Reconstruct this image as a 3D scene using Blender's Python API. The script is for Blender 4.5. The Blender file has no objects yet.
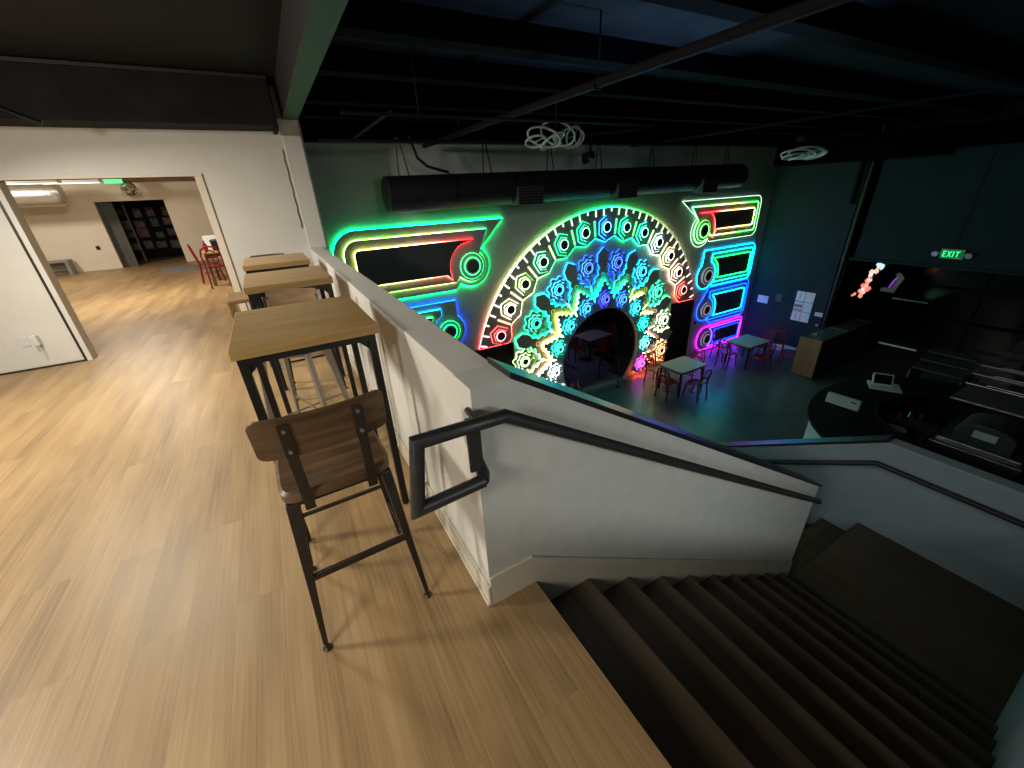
import bpy, math, random
from mathutils import Vector, Matrix
random.seed(7)
C = bpy.context.scene.collection
PI = math.pi
cos, sin, rad = math.cos, math.sin, math.radians

# ------------------------------------------------------------------ mesh builder
class MB:
    def __init__(s): s.v=[]; s.f=[]; s.c=[]
    def add(s, vs, fs, col=None):
        o=len(s.v); s.v += [tuple(p) for p in vs]; s.f += [tuple(i+o for i in f) for f in fs]
        s.c += [col or (1,1,1)]*len(vs) if not isinstance(col, list) else col
        return s
    def box(s, a, b, col=None):
        (x0,y0,z0),(x1,y1,z1)=a,b
        vs=[(x0,y0,z0),(x1,y0,z0),(x1,y1,z0),(x0,y1,z0),(x0,y0,z1),(x1,y0,z1),(x1,y1,z1),(x0,y1,z1)]
        return s.add(vs,[(0,3,2,1),(4,5,6,7),(0,1,5,4),(1,2,6,5),(2,3,7,6),(3,0,4,7)],col)
    def cbox(s, c, d, m=None, col=None):
        m=m or Matrix.Identity(3); c=Vector(c); hx,hy,hz=[k/2 for k in d]
        vs=[c+m@Vector(p) for p in [(-hx,-hy,-hz),(hx,-hy,-hz),(hx,hy,-hz),(-hx,hy,-hz),(-hx,-hy,hz),(hx,-hy,hz),(hx,hy,hz),(-hx,hy,hz)]]
        return s.add(vs,[(0,3,2,1),(4,5,6,7),(0,1,5,4),(1,2,6,5),(2,3,7,6),(3,0,4,7)],col)
    def bar(s, p, q, w, h=None, up=(0,0,1), w2=None, h2=None):
        p,q=Vector(p),Vector(q); d=(q-p).normalized(); u=Vector(up)
        if abs(d.dot(u))>.98: u=Vector((0,1,0))
        r=d.cross(u).normalized(); u=r.cross(d)
        h=h or w; w2=w2 or w; h2=h2 or h; vs=[]
        for c,a,b in ((p,w,h),(q,w2,h2)):
            vs += [c-r*a/2-u*b/2, c+r*a/2-u*b/2, c+r*a/2+u*b/2, c-r*a/2+u*b/2]
        return s.add(vs,[(0,1,2,3),(7,6,5,4),(0,4,5,1),(1,5,6,2),(2,6,7,3),(3,7,4,0)])
    def tube(s, pts, r, n=10, closed=False, cols=None):
        P=[Vector(p) for p in pts]; N=len(P); vs=[]; cs=[]
        rr = r if isinstance(r,(list,tuple)) else [r]*N
        ref=None
        for i in range(N):
            d1=(P[i]-P[i-1]) if (closed or i>0) else (P[1]-P[0])
            d2=(P[(i+1)%N]-P[i]) if (closed or i<N-1) else (P[N-1]-P[N-2])
            d1=d1.normalized() if d1.length>1e-9 else Vector((0,0,1)); d2=d2.normalized() if d2.length>1e-9 else d1
            t=d1+d2; t=t.normalized() if t.length>1e-3 else d1
            if ref is None:
                ref = Vector((0,0,1)) if abs(t.z)<.9 else Vector((0,1,0))
            a=(ref-t*ref.dot(t))
            if a.length<1e-5: a=t.orthogonal()
            a.normalize(); b=t.cross(a); ref=a-d2*a.dot(d2)
            if ref.length<1e-4: ref=d2.orthogonal()
            ref.normalize()
            mv=d2-d1; k=1/max(.45,abs(d1.dot(t)))-1
            mv=mv.normalized() if mv.length>1e-4 else None
            for j in range(n):
                th=2*PI*j/n; o_=(a*cos(th)+b*sin(th))*rr[i]
                if mv: o_=o_+mv*(o_.dot(mv)*k)
                vs.append(P[i]+o_)
                cs.append(cols[i] if cols else (1,1,1))
        fs=[]
        for i in range(N if closed else N-1):
            k=(i+1)%N
            for j in range(n):
                l=(j+1)%n; fs.append((i*n+j,i*n+l,k*n+l,k*n+j))
        if not closed:
            fs.append(tuple(range(n))[::-1]); fs.append(tuple((N-1)*n+j for j in range(n)))
        return s.add(vs,fs,cs)
    def lathe(s, prof, c=(0,0,0), n=24):
        c=Vector(c); vs=[]; fs=[]
        for r,z in prof:
            for j in range(n): vs.append(c+Vector((r*cos(2*PI*j/n),r*sin(2*PI*j/n),z)))
        for i in range(len(prof)-1):
            for j in range(n):
                l=(j+1)%n; fs.append((i*n+j,i*n+l,(i+1)*n+l,(i+1)*n+j))
        fs.append(tuple(range(n))[::-1]); fs.append(tuple((len(prof)-1)*n+j for j in range(n)))
        return s.add(vs,fs)
    def prism(s, poly, f, d0, d1, col=None):
        """poly of 2-D points, f(u,v,d) -> 3-D, extruded from d0 to d1"""
        n=len(poly); vs=[f(u,v,d0) for u,v in poly]+[f(u,v,d1) for u,v in poly]
        fs=[tuple(range(n))[::-1],tuple(range(n,2*n))]
        for i in range(n):
            k=(i+1)%n; fs.append((i,k,n+k,n+i))
        return s.add(vs,fs,col)
    def build(s, name, m, parent=None, bevel=0, smooth=False, loc=None, rot=None, seg=2, fixn=True):
        me=bpy.data.meshes.new(name); me.from_pydata([tuple(v) for v in s.v],[],s.f)
        at=me.color_attributes.new('led','FLOAT_COLOR','POINT')
        if any(c!=(1,1,1) for c in s.c):
            for i,c in enumerate(s.c): at.data[i].color=(*c,1)
        if fixn:
            import bmesh
            bm=bmesh.new(); bm.from_mesh(me); bmesh.ops.recalc_face_normals(bm,faces=bm.faces); bm.to_mesh(me); bm.free()
        me.materials.append(m)
        o=bpy.data.objects.new(name,me); C.objects.link(o)
        if parent: o.parent=parent
        if loc is not None: o.location=loc
        if rot is not None: o.rotation_euler=rot
        if smooth:
            for p in me.polygons: p.use_smooth=True
            try: me.set_sharp_from_angle(angle=rad(38))
            except Exception: pass
        if bevel:
            b=o.modifiers.new('bevel','BEVEL'); b.width=bevel; b.segments=seg; b.limit_method='ANGLE'; b.angle_limit=rad(40)
        return o

def tag(o, label=None, cat=None, group=None, kind=None):
    if label: o['label']=label
    if cat: o['category']=cat
    if group: o['group']=group
    if kind: o['kind']=kind
    return o
def thing(name, label, cat, loc=(0,0,0), rz=0, group=None, kind=None):
    o=bpy.data.objects.new(name,None); C.objects.link(o); o.location=loc; o.rotation_euler=(0,0,rz); o.empty_display_size=.1
    return tag(o,label,cat,group,kind)
def struct(name, mb, m, label, cat='structure', **k):
    return tag(mb.build(name,m,**k), label, cat, kind='structure')
def dup(root, loc, rz, label, group=None):
    def cp(o,par):
        c=o.copy(); C.objects.link(c)
        if par: c.parent=par
        for ch in kids.get(o,[]): cp(ch,c)
        return c
    kids={}
    def collect(o):
        kids[o]=[x for x in o.children]
        for x in kids[o]: collect(x)
    collect(root)
    r=cp(root,None); r.location=loc; r.rotation_euler=(0,0,rz); r['label']=label
    if group: r['group']=group
    return r

# ------------------------------------------------------------------ materials
def nt(name):
    m=bpy.data.materials.new(name); m.use_nodes=True; n=m.node_tree; n.nodes.clear()
    out=n.nodes.new('ShaderNodeOutputMaterial'); b=n.nodes.new('ShaderNodeBsdfPrincipled'); n.links.new(b.outputs[0],out.inputs[0])
    return m,n,b
def mat(name, col, rough=.5, metal=0, var=.12, scale=6, stretch=(1,1,1), bump=0, spec=.5, coat=0):
    m,n,b=nt(name); b.inputs['Roughness'].default_value=rough; b.inputs['Metallic'].default_value=metal
    b.inputs['Specular IOR Level'].default_value=spec; b.inputs['Coat Weight'].default_value=coat
    tc=n.nodes.new('ShaderNodeTexCoord'); mp=n.nodes.new('ShaderNodeMapping'); mp.inputs['Scale'].default_value=stretch
    n.links.new(tc.outputs['Object'],mp.inputs[0])
    ns=n.nodes.new('ShaderNodeTexNoise'); ns.inputs['Scale'].default_value=scale; ns.inputs['Detail'].default_value=4
    n.links.new(mp.outputs[0],ns.inputs['Vector'])
    r=n.nodes.new('ShaderNodeValToRGB'); r.color_ramp.elements[0].position=.3; r.color_ramp.elements[1].position=.7
    r.color_ramp.elements[0].color=(*[max(0,c*(1-var)) for c in col],1); r.color_ramp.elements[1].color=(*[min(1,c*(1+var)) for c in col],1)
    n.links.new(ns.outputs['Fac'],r.inputs[0]); n.links.new(r.outputs[0],b.inputs['Base Color'])
    if bump:
        bp=n.nodes.new('ShaderNodeBump'); bp.inputs['Strength'].default_value=bump; bp.inputs['Distance'].default_value=.01
        n.links.new(ns.outputs['Fac'],bp.inputs['Height']); n.links.new(bp.outputs[0],b.inputs['Normal'])
    return m
def wood(name, dark, light, rough=.45, axis='x', scale=1.0):
    m,n,b=nt(name); b.inputs['Roughness'].default_value=rough
    tc=n.nodes.new('ShaderNodeTexCoord'); mp=n.nodes.new('ShaderNodeMapping')
    st={'x':(1.6,22,22),'y':(22,1.6,22),'z':(22,22,1.6)}[axis]; mp.inputs['Scale'].default_value=[k*scale for k in st]
    n.links.new(tc.outputs['Object'],mp.inputs[0])
    ns=n.nodes.new('ShaderNodeTexNoise'); ns.inputs['Scale'].default_value=1; ns.inputs['Detail'].default_value=6; ns.inputs['Distortion'].default_value=.6
    n.links.new(mp.outputs[0],ns.inputs['Vector'])
    r=n.nodes.new('ShaderNodeValToRGB'); r.color_ramp.elements[0].position=.3; r.color_ramp.elements[1].position=.72
    r.color_ramp.elements[0].color=(*dark,1); r.color_ramp.elements[1].color=(*light,1)
    n.links.new(ns.outputs['Fac'],r.inputs[0]); n.links.new(r.outputs[0],b.inputs['Base Color'])
    return m
def planks(name, cols, rough=.4, ang=0, pw=.185, pl=1.7):
    m,n,b=nt(name)
    N=n.nodes.new; L=n.links.new
    tc=N('ShaderNodeTexCoord'); mp=N('ShaderNodeMapping'); mp.inputs['Rotation'].default_value=(0,0,rad(90)+ang)
    L(tc.outputs['Object'],mp.inputs[0])
    bk=N('ShaderNodeTexBrick'); bk.inputs['Scale'].default_value=1; bk.inputs['Brick Width'].default_value=pl; bk.inputs['Row Height'].default_value=pw
    bk.inputs['Mortar Size'].default_value=.0012; bk.inputs['Mortar Smooth'].default_value=.6; bk.offset=.37; bk.offset_frequency=2
    bk.inputs['Color1'].default_value=(0,0,0,1); bk.inputs['Color2'].default_value=(1,1,1,1); bk.inputs['Mortar'].default_value=(.4,.4,.4,1)
    L(mp.outputs[0],bk.inputs['Vector'])
    # grain, shifted per plank
    sx=N('ShaderNodeSeparateXYZ'); L(mp.outputs[0],sx.inputs[0])
    mul=N('ShaderNodeMath'); mul.operation='MULTIPLY'; mul.inputs[1].default_value=7.0; L(bk.outputs['Color'],mul.inputs[0])
    ad=N('ShaderNodeMath'); ad.operation='ADD'; L(sx.outputs[0],ad.inputs[0]); L(mul.outputs[0],ad.inputs[1])
    cx=N('ShaderNodeCombineXYZ'); L(ad.outputs[0],cx.inputs[0]); L(sx.outputs[1],cx.inputs[1]); L(sx.outputs[2],cx.inputs[2])
    m2=N('ShaderNodeMapping'); m2.inputs['Scale'].default_value=(1.0,46,1); L(cx.outputs[0],m2.inputs[0])
    g=N('ShaderNodeTexNoise'); g.inputs['Scale'].default_value=1.6; g.inputs['Detail'].default_value=8; g.inputs['Roughness'].default_value=.7; g.inputs['Distortion'].default_value=.4
    L(m2.outputs[0],g.inputs['Vector'])
    m3=N('ShaderNodeMapping'); m3.inputs['Scale'].default_value=(.7,4.5,1); L(cx.outputs[0],m3.inputs[0])
    g2=N('ShaderNodeTexNoise'); g2.inputs['Scale'].default_value=1.3; g2.inputs['Detail'].default_value=3; L(m3.outputs[0],g2.inputs['Vector'])
    mx=N('ShaderNodeMix'); mx.data_type='FLOAT'; mx.inputs[0].default_value=.5; L(g.outputs['Fac'],mx.inputs[2]); L(g2.outputs['Fac'],mx.inputs[3])
    m4=N('ShaderNodeMix'); m4.data_type='FLOAT'; m4.inputs[0].default_value=.10; L(mx.outputs[0],m4.inputs[2]); L(bk.outputs['Color'],m4.inputs[3])
    r=N('ShaderNodeValToRGB'); e=r.color_ramp.elements
    e[0].position=.34; e[0].color=(*cols[0],1); e[1].position=.64; e[1].color=(*cols[2],1); k=e.new(.5); k.color=(*cols[1],1)
    L(m4.outputs[0],r.inputs[0])
    mm=N('ShaderNodeMix'); mm.data_type='RGBA'; mm.blend_type='MULTIPLY'; mm.inputs[0].default_value=.22; L(r.outputs[0],mm.inputs[6])
    inv=N('ShaderNodeMath'); inv.operation='SUBTRACT'; inv.inputs[0].default_value=1; L(bk.outputs['Fac'],inv.inputs[1]); L(inv.outputs[0],mm.inputs[7])
    L(mm.outputs[2],b.inputs['Base Color'])
    rr=N('ShaderNodeMapRange'); rr.inputs[3].default_value=rough-.08; rr.inputs[4].default_value=rough+.12; L(g.outputs['Fac'],rr.inputs[0]); L(rr.outputs[0],b.inputs['Roughness'])
    bp=N('ShaderNodeBump'); bp.inputs['Strength'].default_value=.12; bp.inputs['Distance'].default_value=.004; L(g.outputs['Fac'],bp.inputs['Height']); L(bp.outputs[0],b.inputs['Normal'])
    return m
def led(name, strength):
    m=bpy.data.materials.new(name); m.use_nodes=True; n=m.node_tree; n.nodes.clear()
    o=n.nodes.new('ShaderNodeOutputMaterial'); e=n.nodes.new('ShaderNodeEmission'); a=n.nodes.new('ShaderNodeAttribute'); a.attribute_name='led'
    e.inputs[1].default_value=strength; n.links.new(a.outputs['Color'],e.inputs[0]); n.links.new(e.outputs[0],o.inputs[0]); return m
def emit(name, col, strength):
    m=bpy.data.materials.new(name); m.use_nodes=True; n=m.node_tree; n.nodes.clear()
    o=n.nodes.new('ShaderNodeOutputMaterial'); e=n.nodes.new('ShaderNodeEmission'); e.inputs[0].default_value=(*col,1); e.inputs[1].default_value=strength
    n.links.new(e.outputs[0],o.inputs[0]); return m

M={}
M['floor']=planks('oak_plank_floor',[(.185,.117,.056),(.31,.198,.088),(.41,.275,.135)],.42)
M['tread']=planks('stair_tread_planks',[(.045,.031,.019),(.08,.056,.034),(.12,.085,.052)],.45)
M['white']=mat('white_wall_paint',(.66,.64,.59),.6,var=.03,scale=3)
M['white2']=mat('cream_wall_paint',(.70,.62,.50),.7,var=.03,scale=2)
M['base']=mat('cream_skirting_paint',(.60,.55,.45),.5,var=.04)
M['guard']=mat('dimmed_blue_grey_guard',(.30,.37,.45),.6,var=.05,scale=9)  # stair wall grey darkened and blued: the dim bluish light is in the colour
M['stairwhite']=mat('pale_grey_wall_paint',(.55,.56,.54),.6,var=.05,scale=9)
M['black']=mat('black_ceiling_paint',(.011,.0105,.011),.8,spec=.2,var=.3,scale=4,bump=.2)
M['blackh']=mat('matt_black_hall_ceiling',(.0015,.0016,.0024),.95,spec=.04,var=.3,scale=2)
M['deck']=mat('dark_blue_grey_deck',(.010,.012,.017),.9,spec=.1,var=.35,scale=3)
M['greybeam']=mat('grey_beam_paint',(.016,.016,.018),.6,var=.08)
M['blackpipe']=mat('black_steel',(.022,.023,.025),.38,.6,var=.15)
M['ductblack']=mat('satin_black_duct',(.012,.012,.014),.6,0,spec=.3)
M['rail']=mat('charcoal_pipe_paint',(.035,.036,.038),.42,.3,var=.2,scale=30)
M['gloss']=mat('gloss_black_cap',(.012,.012,.013),.34,var=.1)
M['conc']=mat('polished_concrete',(.075,.105,.115),.3,var=.35,scale=1.3,bump=.03)
M['art']=mat('charcoal_art_wall',(.43,.445,.46),.7,var=.12,scale=1.2)
M['plate']=mat('dark_grey_panel',(.31,.31,.315),.6,var=.1,scale=3)
M['plated']=mat('near_black_panel',(.05,.055,.06),.55,var=.15,scale=3)
M['sidewall']=mat('slate_wall_paint',(.021,.036,.045),.8,spec=.12,var=.12,scale=2)
M['exitwall']=mat('blue_grey_wall_paint',(.019,.036,.047),.85,spec=.1,var=.1,scale=2)
M['darkglass']=mat('dark_glass',(.006,.007,.009),.12,var=.1)
M['dark']=mat('soft_black',(.005,.005,.006),.7,spec=.2,var=.2)
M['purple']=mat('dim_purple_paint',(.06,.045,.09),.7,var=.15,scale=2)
M['ttop']=wood('oak_table_top',(.36,.215,.08),(.52,.335,.135),.35,'x')
M['darkwood']=wood('walnut_stained_wood',(.055,.03,.015),(.17,.095,.045),.4,'x')
M['midwood']=wood('mid_brown_wood',(.17,.10,.045),(.30,.185,.09),.4,'x')
M['steel']=mat('dark_bronze_steel',(.060,.055,.048),.42,.75,var=.15,scale=14)
M['tsteel']=mat('satin_black_table_steel',(.018,.018,.018),.4,.4,var=.15)
M['greysteel']=mat('brushed_grey_steel',(.30,.28,.25),.4,.7,var=.12,scale=12)
M['bolt']=mat('zinc_bolt',(.45,.43,.4),.3,.9)
M['red']=mat('red_painted_metal',(.19,.010,.014),.35,.1,var=.15)
M['ltop']=mat('pale_laminate_top',(.30,.29,.24),.45,var=.1,scale=8)
M['tan']=wood('tan_plywood',(.17,.105,.065),(.24,.155,.10),.5,'z')
M['silver']=mat('galvanised_duct',(.62,.61,.58),.35,.85,var=.08,scale=5)
M['paper']=mat('white_paper',(.75,.76,.78),.7,var=.03)
M['pale']=mat('pale_plastic',(.62,.66,.68),.45,var=.04)
M['stainless']=mat('stainless_steel',(.36,.38,.40),.28,.9,var=.12,scale=8)
M['ringwhite']=mat('white_enamel',(.62,.64,.64),.4,var=.03)
M['brownbeam']=wood('reddish_brown_timber',(.10,.04,.022),(.20,.085,.045),.55,'x')
M['greybench']=mat('grey_bench_paint',(.24,.22,.20),.5,var=.1)
M['mat']=mat('grey_floor_mat',(.18,.18,.18),.9,var=.3,scale=8)
M['led']=led('led_strip',17.0); M['led2']=led('led_strip_soft',8.5); M['led3']=led('led_strip_strong',28.0)
M['ledbar']=led('led_bar_diffuser',2.0)
M['exit']=emit('exit_letters_lit',(.03,1,.25),1.6)

# ------------------------------------------------------------------ camera
cam=bpy.data.cameras.new('camera'); co=bpy.data.objects.new('camera',cam); C.objects.link(co)
cam.sensor_width=36; cam.lens=397.6326/1024*36; cam.clip_start=.02; cam.clip_end=100
pi_,ro_,ya_=0.4487,0.0507,0.5005
PIT=ROLL=YAW=None
fw=Vector((sin(ya_)*cos(pi_),cos(ya_)*cos(pi_),-sin(pi_))); rt=Vector((cos(ya_),-sin(ya_),0)); dn=fw.cross(rt)
r_=rt*cos(ro_)+dn*sin(ro_); d_=-rt*sin(ro_)+dn*cos(ro_)
co.matrix_world=Matrix(((r_.x,-d_.x,-fw.x,0),(r_.y,-d_.y,-fw.y,0),(r_.z,-d_.z,-fw.z,1.64),(0,0,0,1)))
bpy.context.scene.camera=co

# ------------------------------------------------------------------ dimensions
X0,X1,HW=.441,.608,1.0616         # half wall faces and height
Y0=1.0977                          # stair wall face
YW=6.6443                          # far white wall
XN,RUN,RISE=.6665,.3011,.1931
ZF=-3.47; ZL=-1.931
XL=XN+10*RUN                       # landing start 3.6775
XG=5.0                             # guard wall face
YA=7.8; AX,AZ=7.07,-2.53; HR=1.33  # art wall, sunburst centre, opening radius
XR=13.75

# ------------------------------------------------------------------ room shell
b=MB(); b.box((-9,-4,-.3),(X1,22,0)); b.box((X1,-4,-.3),(XN,Y0,0))
struct('floor',b,M['floor'],'oak plank floor of the upper level')
b=MB(); b.box((.6,-4.5,ZF-.15),(18,12,ZF)); struct('floor_lower',b,M['conc'],'dark polished concrete floor of the hall below')
# far white wall of the upper level with wide opening
JL,JR,ZH=-2.3353,-.5855,1.99
b=MB()
b.prism([(-9,0),(JL,0),(JL,ZH),(JR,ZH),(JR,0),(X1,0),(X1,3.1),(-9,3.1)],lambda u,v,d:(u,d,v),YW,YW+.14)
struct('wall_far',b,M['white'],'white wall with the wide opening')
b=MB(); b.box((.45,YW-.02,0),(.672,YW+.35,2.62)); struct('trim_1',b,M['white'],'white post at the end of the half wall',bevel=.006)
# jamb trims
b=MB(); b.box((JR-.03,YW-.02,0),(JR+.05,YW+.16,ZH+.0)); b.box((JL-.05,YW-.02,ZH),(JR+.05,YW+.16,ZH+.03)); struct('trim_2',b,M['white2'],'pale frame of the wide opening, right side and head',bevel=.004)
b=MB(); b.box((JL-.01,YW-.025,0),(JL+.04,YW+.16,ZH)); struct('trim_3',b,M['white'],'pale left jamb of the wide opening',bevel=.004)
b=MB(); b.box((JL-.035,YW-.022,0),(JL-.012,YW+.0,ZH)); struct('trim_4',b,M['steel'],'dark seam strip beside the left jamb')
b=MB(); b.box((-9,YW-.02,0),(JL-.04,YW,.02)); struct('baseboard_far',b,M['steel'],'thin dark strip at the foot of the far white wall')
# half wall
b=MB(); b.box((X0,Y0,-.3),(X1,YW,HW)); struct('wall_half',b,M['white'],'white half wall beside the bar tables',bevel=.006)
b=MB(); b.box((X0-.014,Y0-.014,0),(X0,YW-.02,.115)); b.box((X0-.022,Y0-.014,0),(X0-.014,YW-.02,.02)); struct('baseboard_half',b,M['base'],'cream baseboard of the half wall',bevel=.004)
# stair wall
SL=RISE/RUN
xe=3.62
b=MB(); zt=lambda x: HW-max(0,x-X1)*.622
poly=[(X1,ZF),(xe,ZF),(xe,zt(xe)),(X1,HW)]
b.prism(poly,lambda u,v,d:(u,d,v),Y0,Y0+.15)
struct('wall_stair',b,M['stairwhite'],'sloping white wall on the left of the stairs')
b=MB(); b.box((X0+.001,Y0-.001,-.3),(X1+.001,Y0+.15,HW+.0005)); struct('wall_stair_end',b,M['stairwhite'],'end face of the half wall at the stair head')
b=MB(); q=.175
b.prism([(X0,0),(XN,0)]+[p for i in range(10) for p in ((XN+i*RUN,-(i+1)*RISE-.02),(XN+(i+1)*RUN,-(i+1)*RISE-.02))][:-1]+[(xe-.0,-1.93),(xe-.0,.165-(xe-.655)*SL),(.655,.165),(X0,.165)],lambda u,v,d:(u,d,v),Y0-.013,Y0)
struct('baseboard_stair',b,M['base'],'cream skirting stepping down along the stair wall')
capm=MB(); ca=(X1-.02,HW); 
capm.prism([(X1-.02,HW+.004),(xe+.03,zt(xe+.03)+.004),(xe+.03,zt(xe+.03)+.03),(X1-.02,HW+.03)],lambda u,v,d:(u,d,v),Y0-.012,Y0+.165)
struct('trim_8',capm,M['gloss'],'glossy black cap along the sloping stair wall',bevel=.004)
# guard wall on the landing's far side
gz=lambda y: -.87-max(0,y-1.09)*.616
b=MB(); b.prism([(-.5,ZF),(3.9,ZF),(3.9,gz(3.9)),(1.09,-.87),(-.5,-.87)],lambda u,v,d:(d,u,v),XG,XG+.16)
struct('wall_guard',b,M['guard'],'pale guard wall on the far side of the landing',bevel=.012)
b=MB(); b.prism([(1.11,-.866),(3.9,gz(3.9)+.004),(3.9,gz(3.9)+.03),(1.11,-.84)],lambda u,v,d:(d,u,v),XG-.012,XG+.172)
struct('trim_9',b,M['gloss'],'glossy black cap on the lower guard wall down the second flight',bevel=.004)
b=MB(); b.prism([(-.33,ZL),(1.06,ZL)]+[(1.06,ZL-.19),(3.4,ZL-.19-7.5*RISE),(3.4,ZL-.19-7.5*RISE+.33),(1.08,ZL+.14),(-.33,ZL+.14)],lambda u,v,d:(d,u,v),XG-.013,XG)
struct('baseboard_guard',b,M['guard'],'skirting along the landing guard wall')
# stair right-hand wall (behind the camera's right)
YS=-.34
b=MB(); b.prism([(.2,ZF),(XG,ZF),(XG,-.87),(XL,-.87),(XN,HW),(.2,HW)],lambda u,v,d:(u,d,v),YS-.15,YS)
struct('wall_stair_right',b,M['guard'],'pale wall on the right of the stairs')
# staircase: flights with separate treads and risers
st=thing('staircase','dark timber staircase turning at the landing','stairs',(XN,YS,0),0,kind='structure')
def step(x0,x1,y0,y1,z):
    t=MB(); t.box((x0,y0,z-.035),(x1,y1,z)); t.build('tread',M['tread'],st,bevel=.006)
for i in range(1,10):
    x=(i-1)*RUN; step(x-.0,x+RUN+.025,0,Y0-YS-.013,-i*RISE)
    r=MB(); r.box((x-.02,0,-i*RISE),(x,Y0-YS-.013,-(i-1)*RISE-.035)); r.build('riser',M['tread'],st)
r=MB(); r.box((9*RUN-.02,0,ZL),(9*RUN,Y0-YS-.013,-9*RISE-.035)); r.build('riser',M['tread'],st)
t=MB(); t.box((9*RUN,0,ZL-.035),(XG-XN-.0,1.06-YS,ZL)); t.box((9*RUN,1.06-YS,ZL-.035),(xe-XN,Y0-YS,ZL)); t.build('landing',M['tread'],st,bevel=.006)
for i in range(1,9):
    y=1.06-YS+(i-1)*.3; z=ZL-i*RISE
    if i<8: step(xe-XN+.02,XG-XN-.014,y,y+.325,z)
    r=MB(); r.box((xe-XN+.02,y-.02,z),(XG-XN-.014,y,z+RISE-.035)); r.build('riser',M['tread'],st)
# wall under the upper level, hall side
b=MB(); b.box((X1-.15,Y0+.15,ZF),(X1,YA,-.3)); b.box((X1,YW+.35,-3.47),(X1+.1,YA,2.8)); struct('wall_under_mezzanine',b,M['art'],'hall wall below the half wall')
b=MB(); b.box((-9.1,-4.1,0),(-9,22,3.1)); b.box((-9,-4.1,0),(.2,-4,3.1)); struct('wall_left',b,M['white'],'white outer wall of the upper level')

# ------------------------------------------------------------------ ceilings
b=MB(); b.box((-9,-4,2.95),(.5,YW,3.05)); struct('ceiling',b,M['black'],'black ceiling over the upper level')
b=MB(); b.box((-9,YW-.5,2.47),(.40,YW-.02,2.93)); b.box((.36,YW-.46,2.43),(.41,YW-.06,2.93))
tag(b.build('ceiling_beam',M['black'],bevel=.008),'deep black beam along the top of the far white wall','beam')
b=MB(); b.box((-9,YW-.56,2.905),(.40,YW-.5,2.935)); tag(b.build('ceiling_batten',M['greybeam']),'thin grey batten above the deep black beam','batten')
b=MB(); b.box((.50,-4,2.6),(.68,YW+.33,3.05)); tag(b.build('edge_beam',M['greybeam'],bevel=.006),'grey beam running overhead above the half wall','beam')
b=MB(); b.tube([(-1.62,YW-.5,2.44),(-2.0,YW-.52,2.62),(-2.6,YW-.55,2.9)],.018,8); tag(b.build('conduit',M['blackpipe'],smooth=True),'thin black conduit slanting across the dark beam','conduit')
b=MB(); b.box((.68,-4.5,2.85),(18,12,3.0)); struct('ceiling_hall',b,M['deck'],'dark deck over the hall')
# joists across the hall
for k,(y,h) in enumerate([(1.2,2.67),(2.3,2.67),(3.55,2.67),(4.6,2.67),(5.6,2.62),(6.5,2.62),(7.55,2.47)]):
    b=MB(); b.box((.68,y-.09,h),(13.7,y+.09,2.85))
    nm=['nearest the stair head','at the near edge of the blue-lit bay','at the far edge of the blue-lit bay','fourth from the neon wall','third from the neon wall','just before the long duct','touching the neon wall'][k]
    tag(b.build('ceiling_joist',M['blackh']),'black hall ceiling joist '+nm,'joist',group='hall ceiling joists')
# sprinkler pipes
def pipe(pts,r,label,hang=None,m='blackpipe'):
    t=thing('sprinkler_pipe',label,'pipe',pts[0]); p0=Vector(pts[0])
    MB().tube([Vector(p)-p0 for p in pts],r,10).build('pipe',M[m],t,smooth=True)
    for h in hang or []:
        h=Vector(h)-p0
        MB().tube([h,(h.x,h.y,2.85-p0.z)],.008,6).build('hanger_rod',M[m],t)
        MB().tube([h+Vector((0,.0,0))+Vector((cos(a)*(r+.008),0,sin(a)*(r+.008))) for a in [i*PI/6 for i in range(12)]],.008,6,True).build('hanger_ring',M[m],t)
M['pipegrey']=mat('dull_grey_pipe',(.011,.011,.012),.8,0,spec=.1)
pipe([(2.6,-.5,2.4),(2.6,7.4,2.4)],.036,'long dull pipe running overhead from the stairs to the neon wall',[(2.6,3.05,2.4),(2.6,5.9,2.4)],'pipegrey')
pipe([(.8,4.3,2.33),(4.6,4.3,2.33)],.016,'thin pipe crossing overhead near the white post',[(1.5,4.3,2.33)],'pipegrey')
pipe([(1.25,4.3,2.36),(1.25,6.2,2.36)],.014,'short thin branch pipe near the white post',None,'pipegrey')
pipe([(.8,6.05,2.32),(6.5,6.05,2.32)],.018,'thin pipe crossing just before the long duct',[(4.5,6.05,2.32)],'pipegrey')
pipe([(7.3,2.0,2.42),(7.3,7.4,2.42)],.022,'dull pipe overhead between the two ring chandeliers',[(7.3,5.0,2.42)],'pipegrey')
pipe([(4.1,5.9,2.38),(5.4,5.2,2.42)],.014,'thin slanting pipe behind the nearer ring chandelier',None,'pipegrey')

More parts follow.
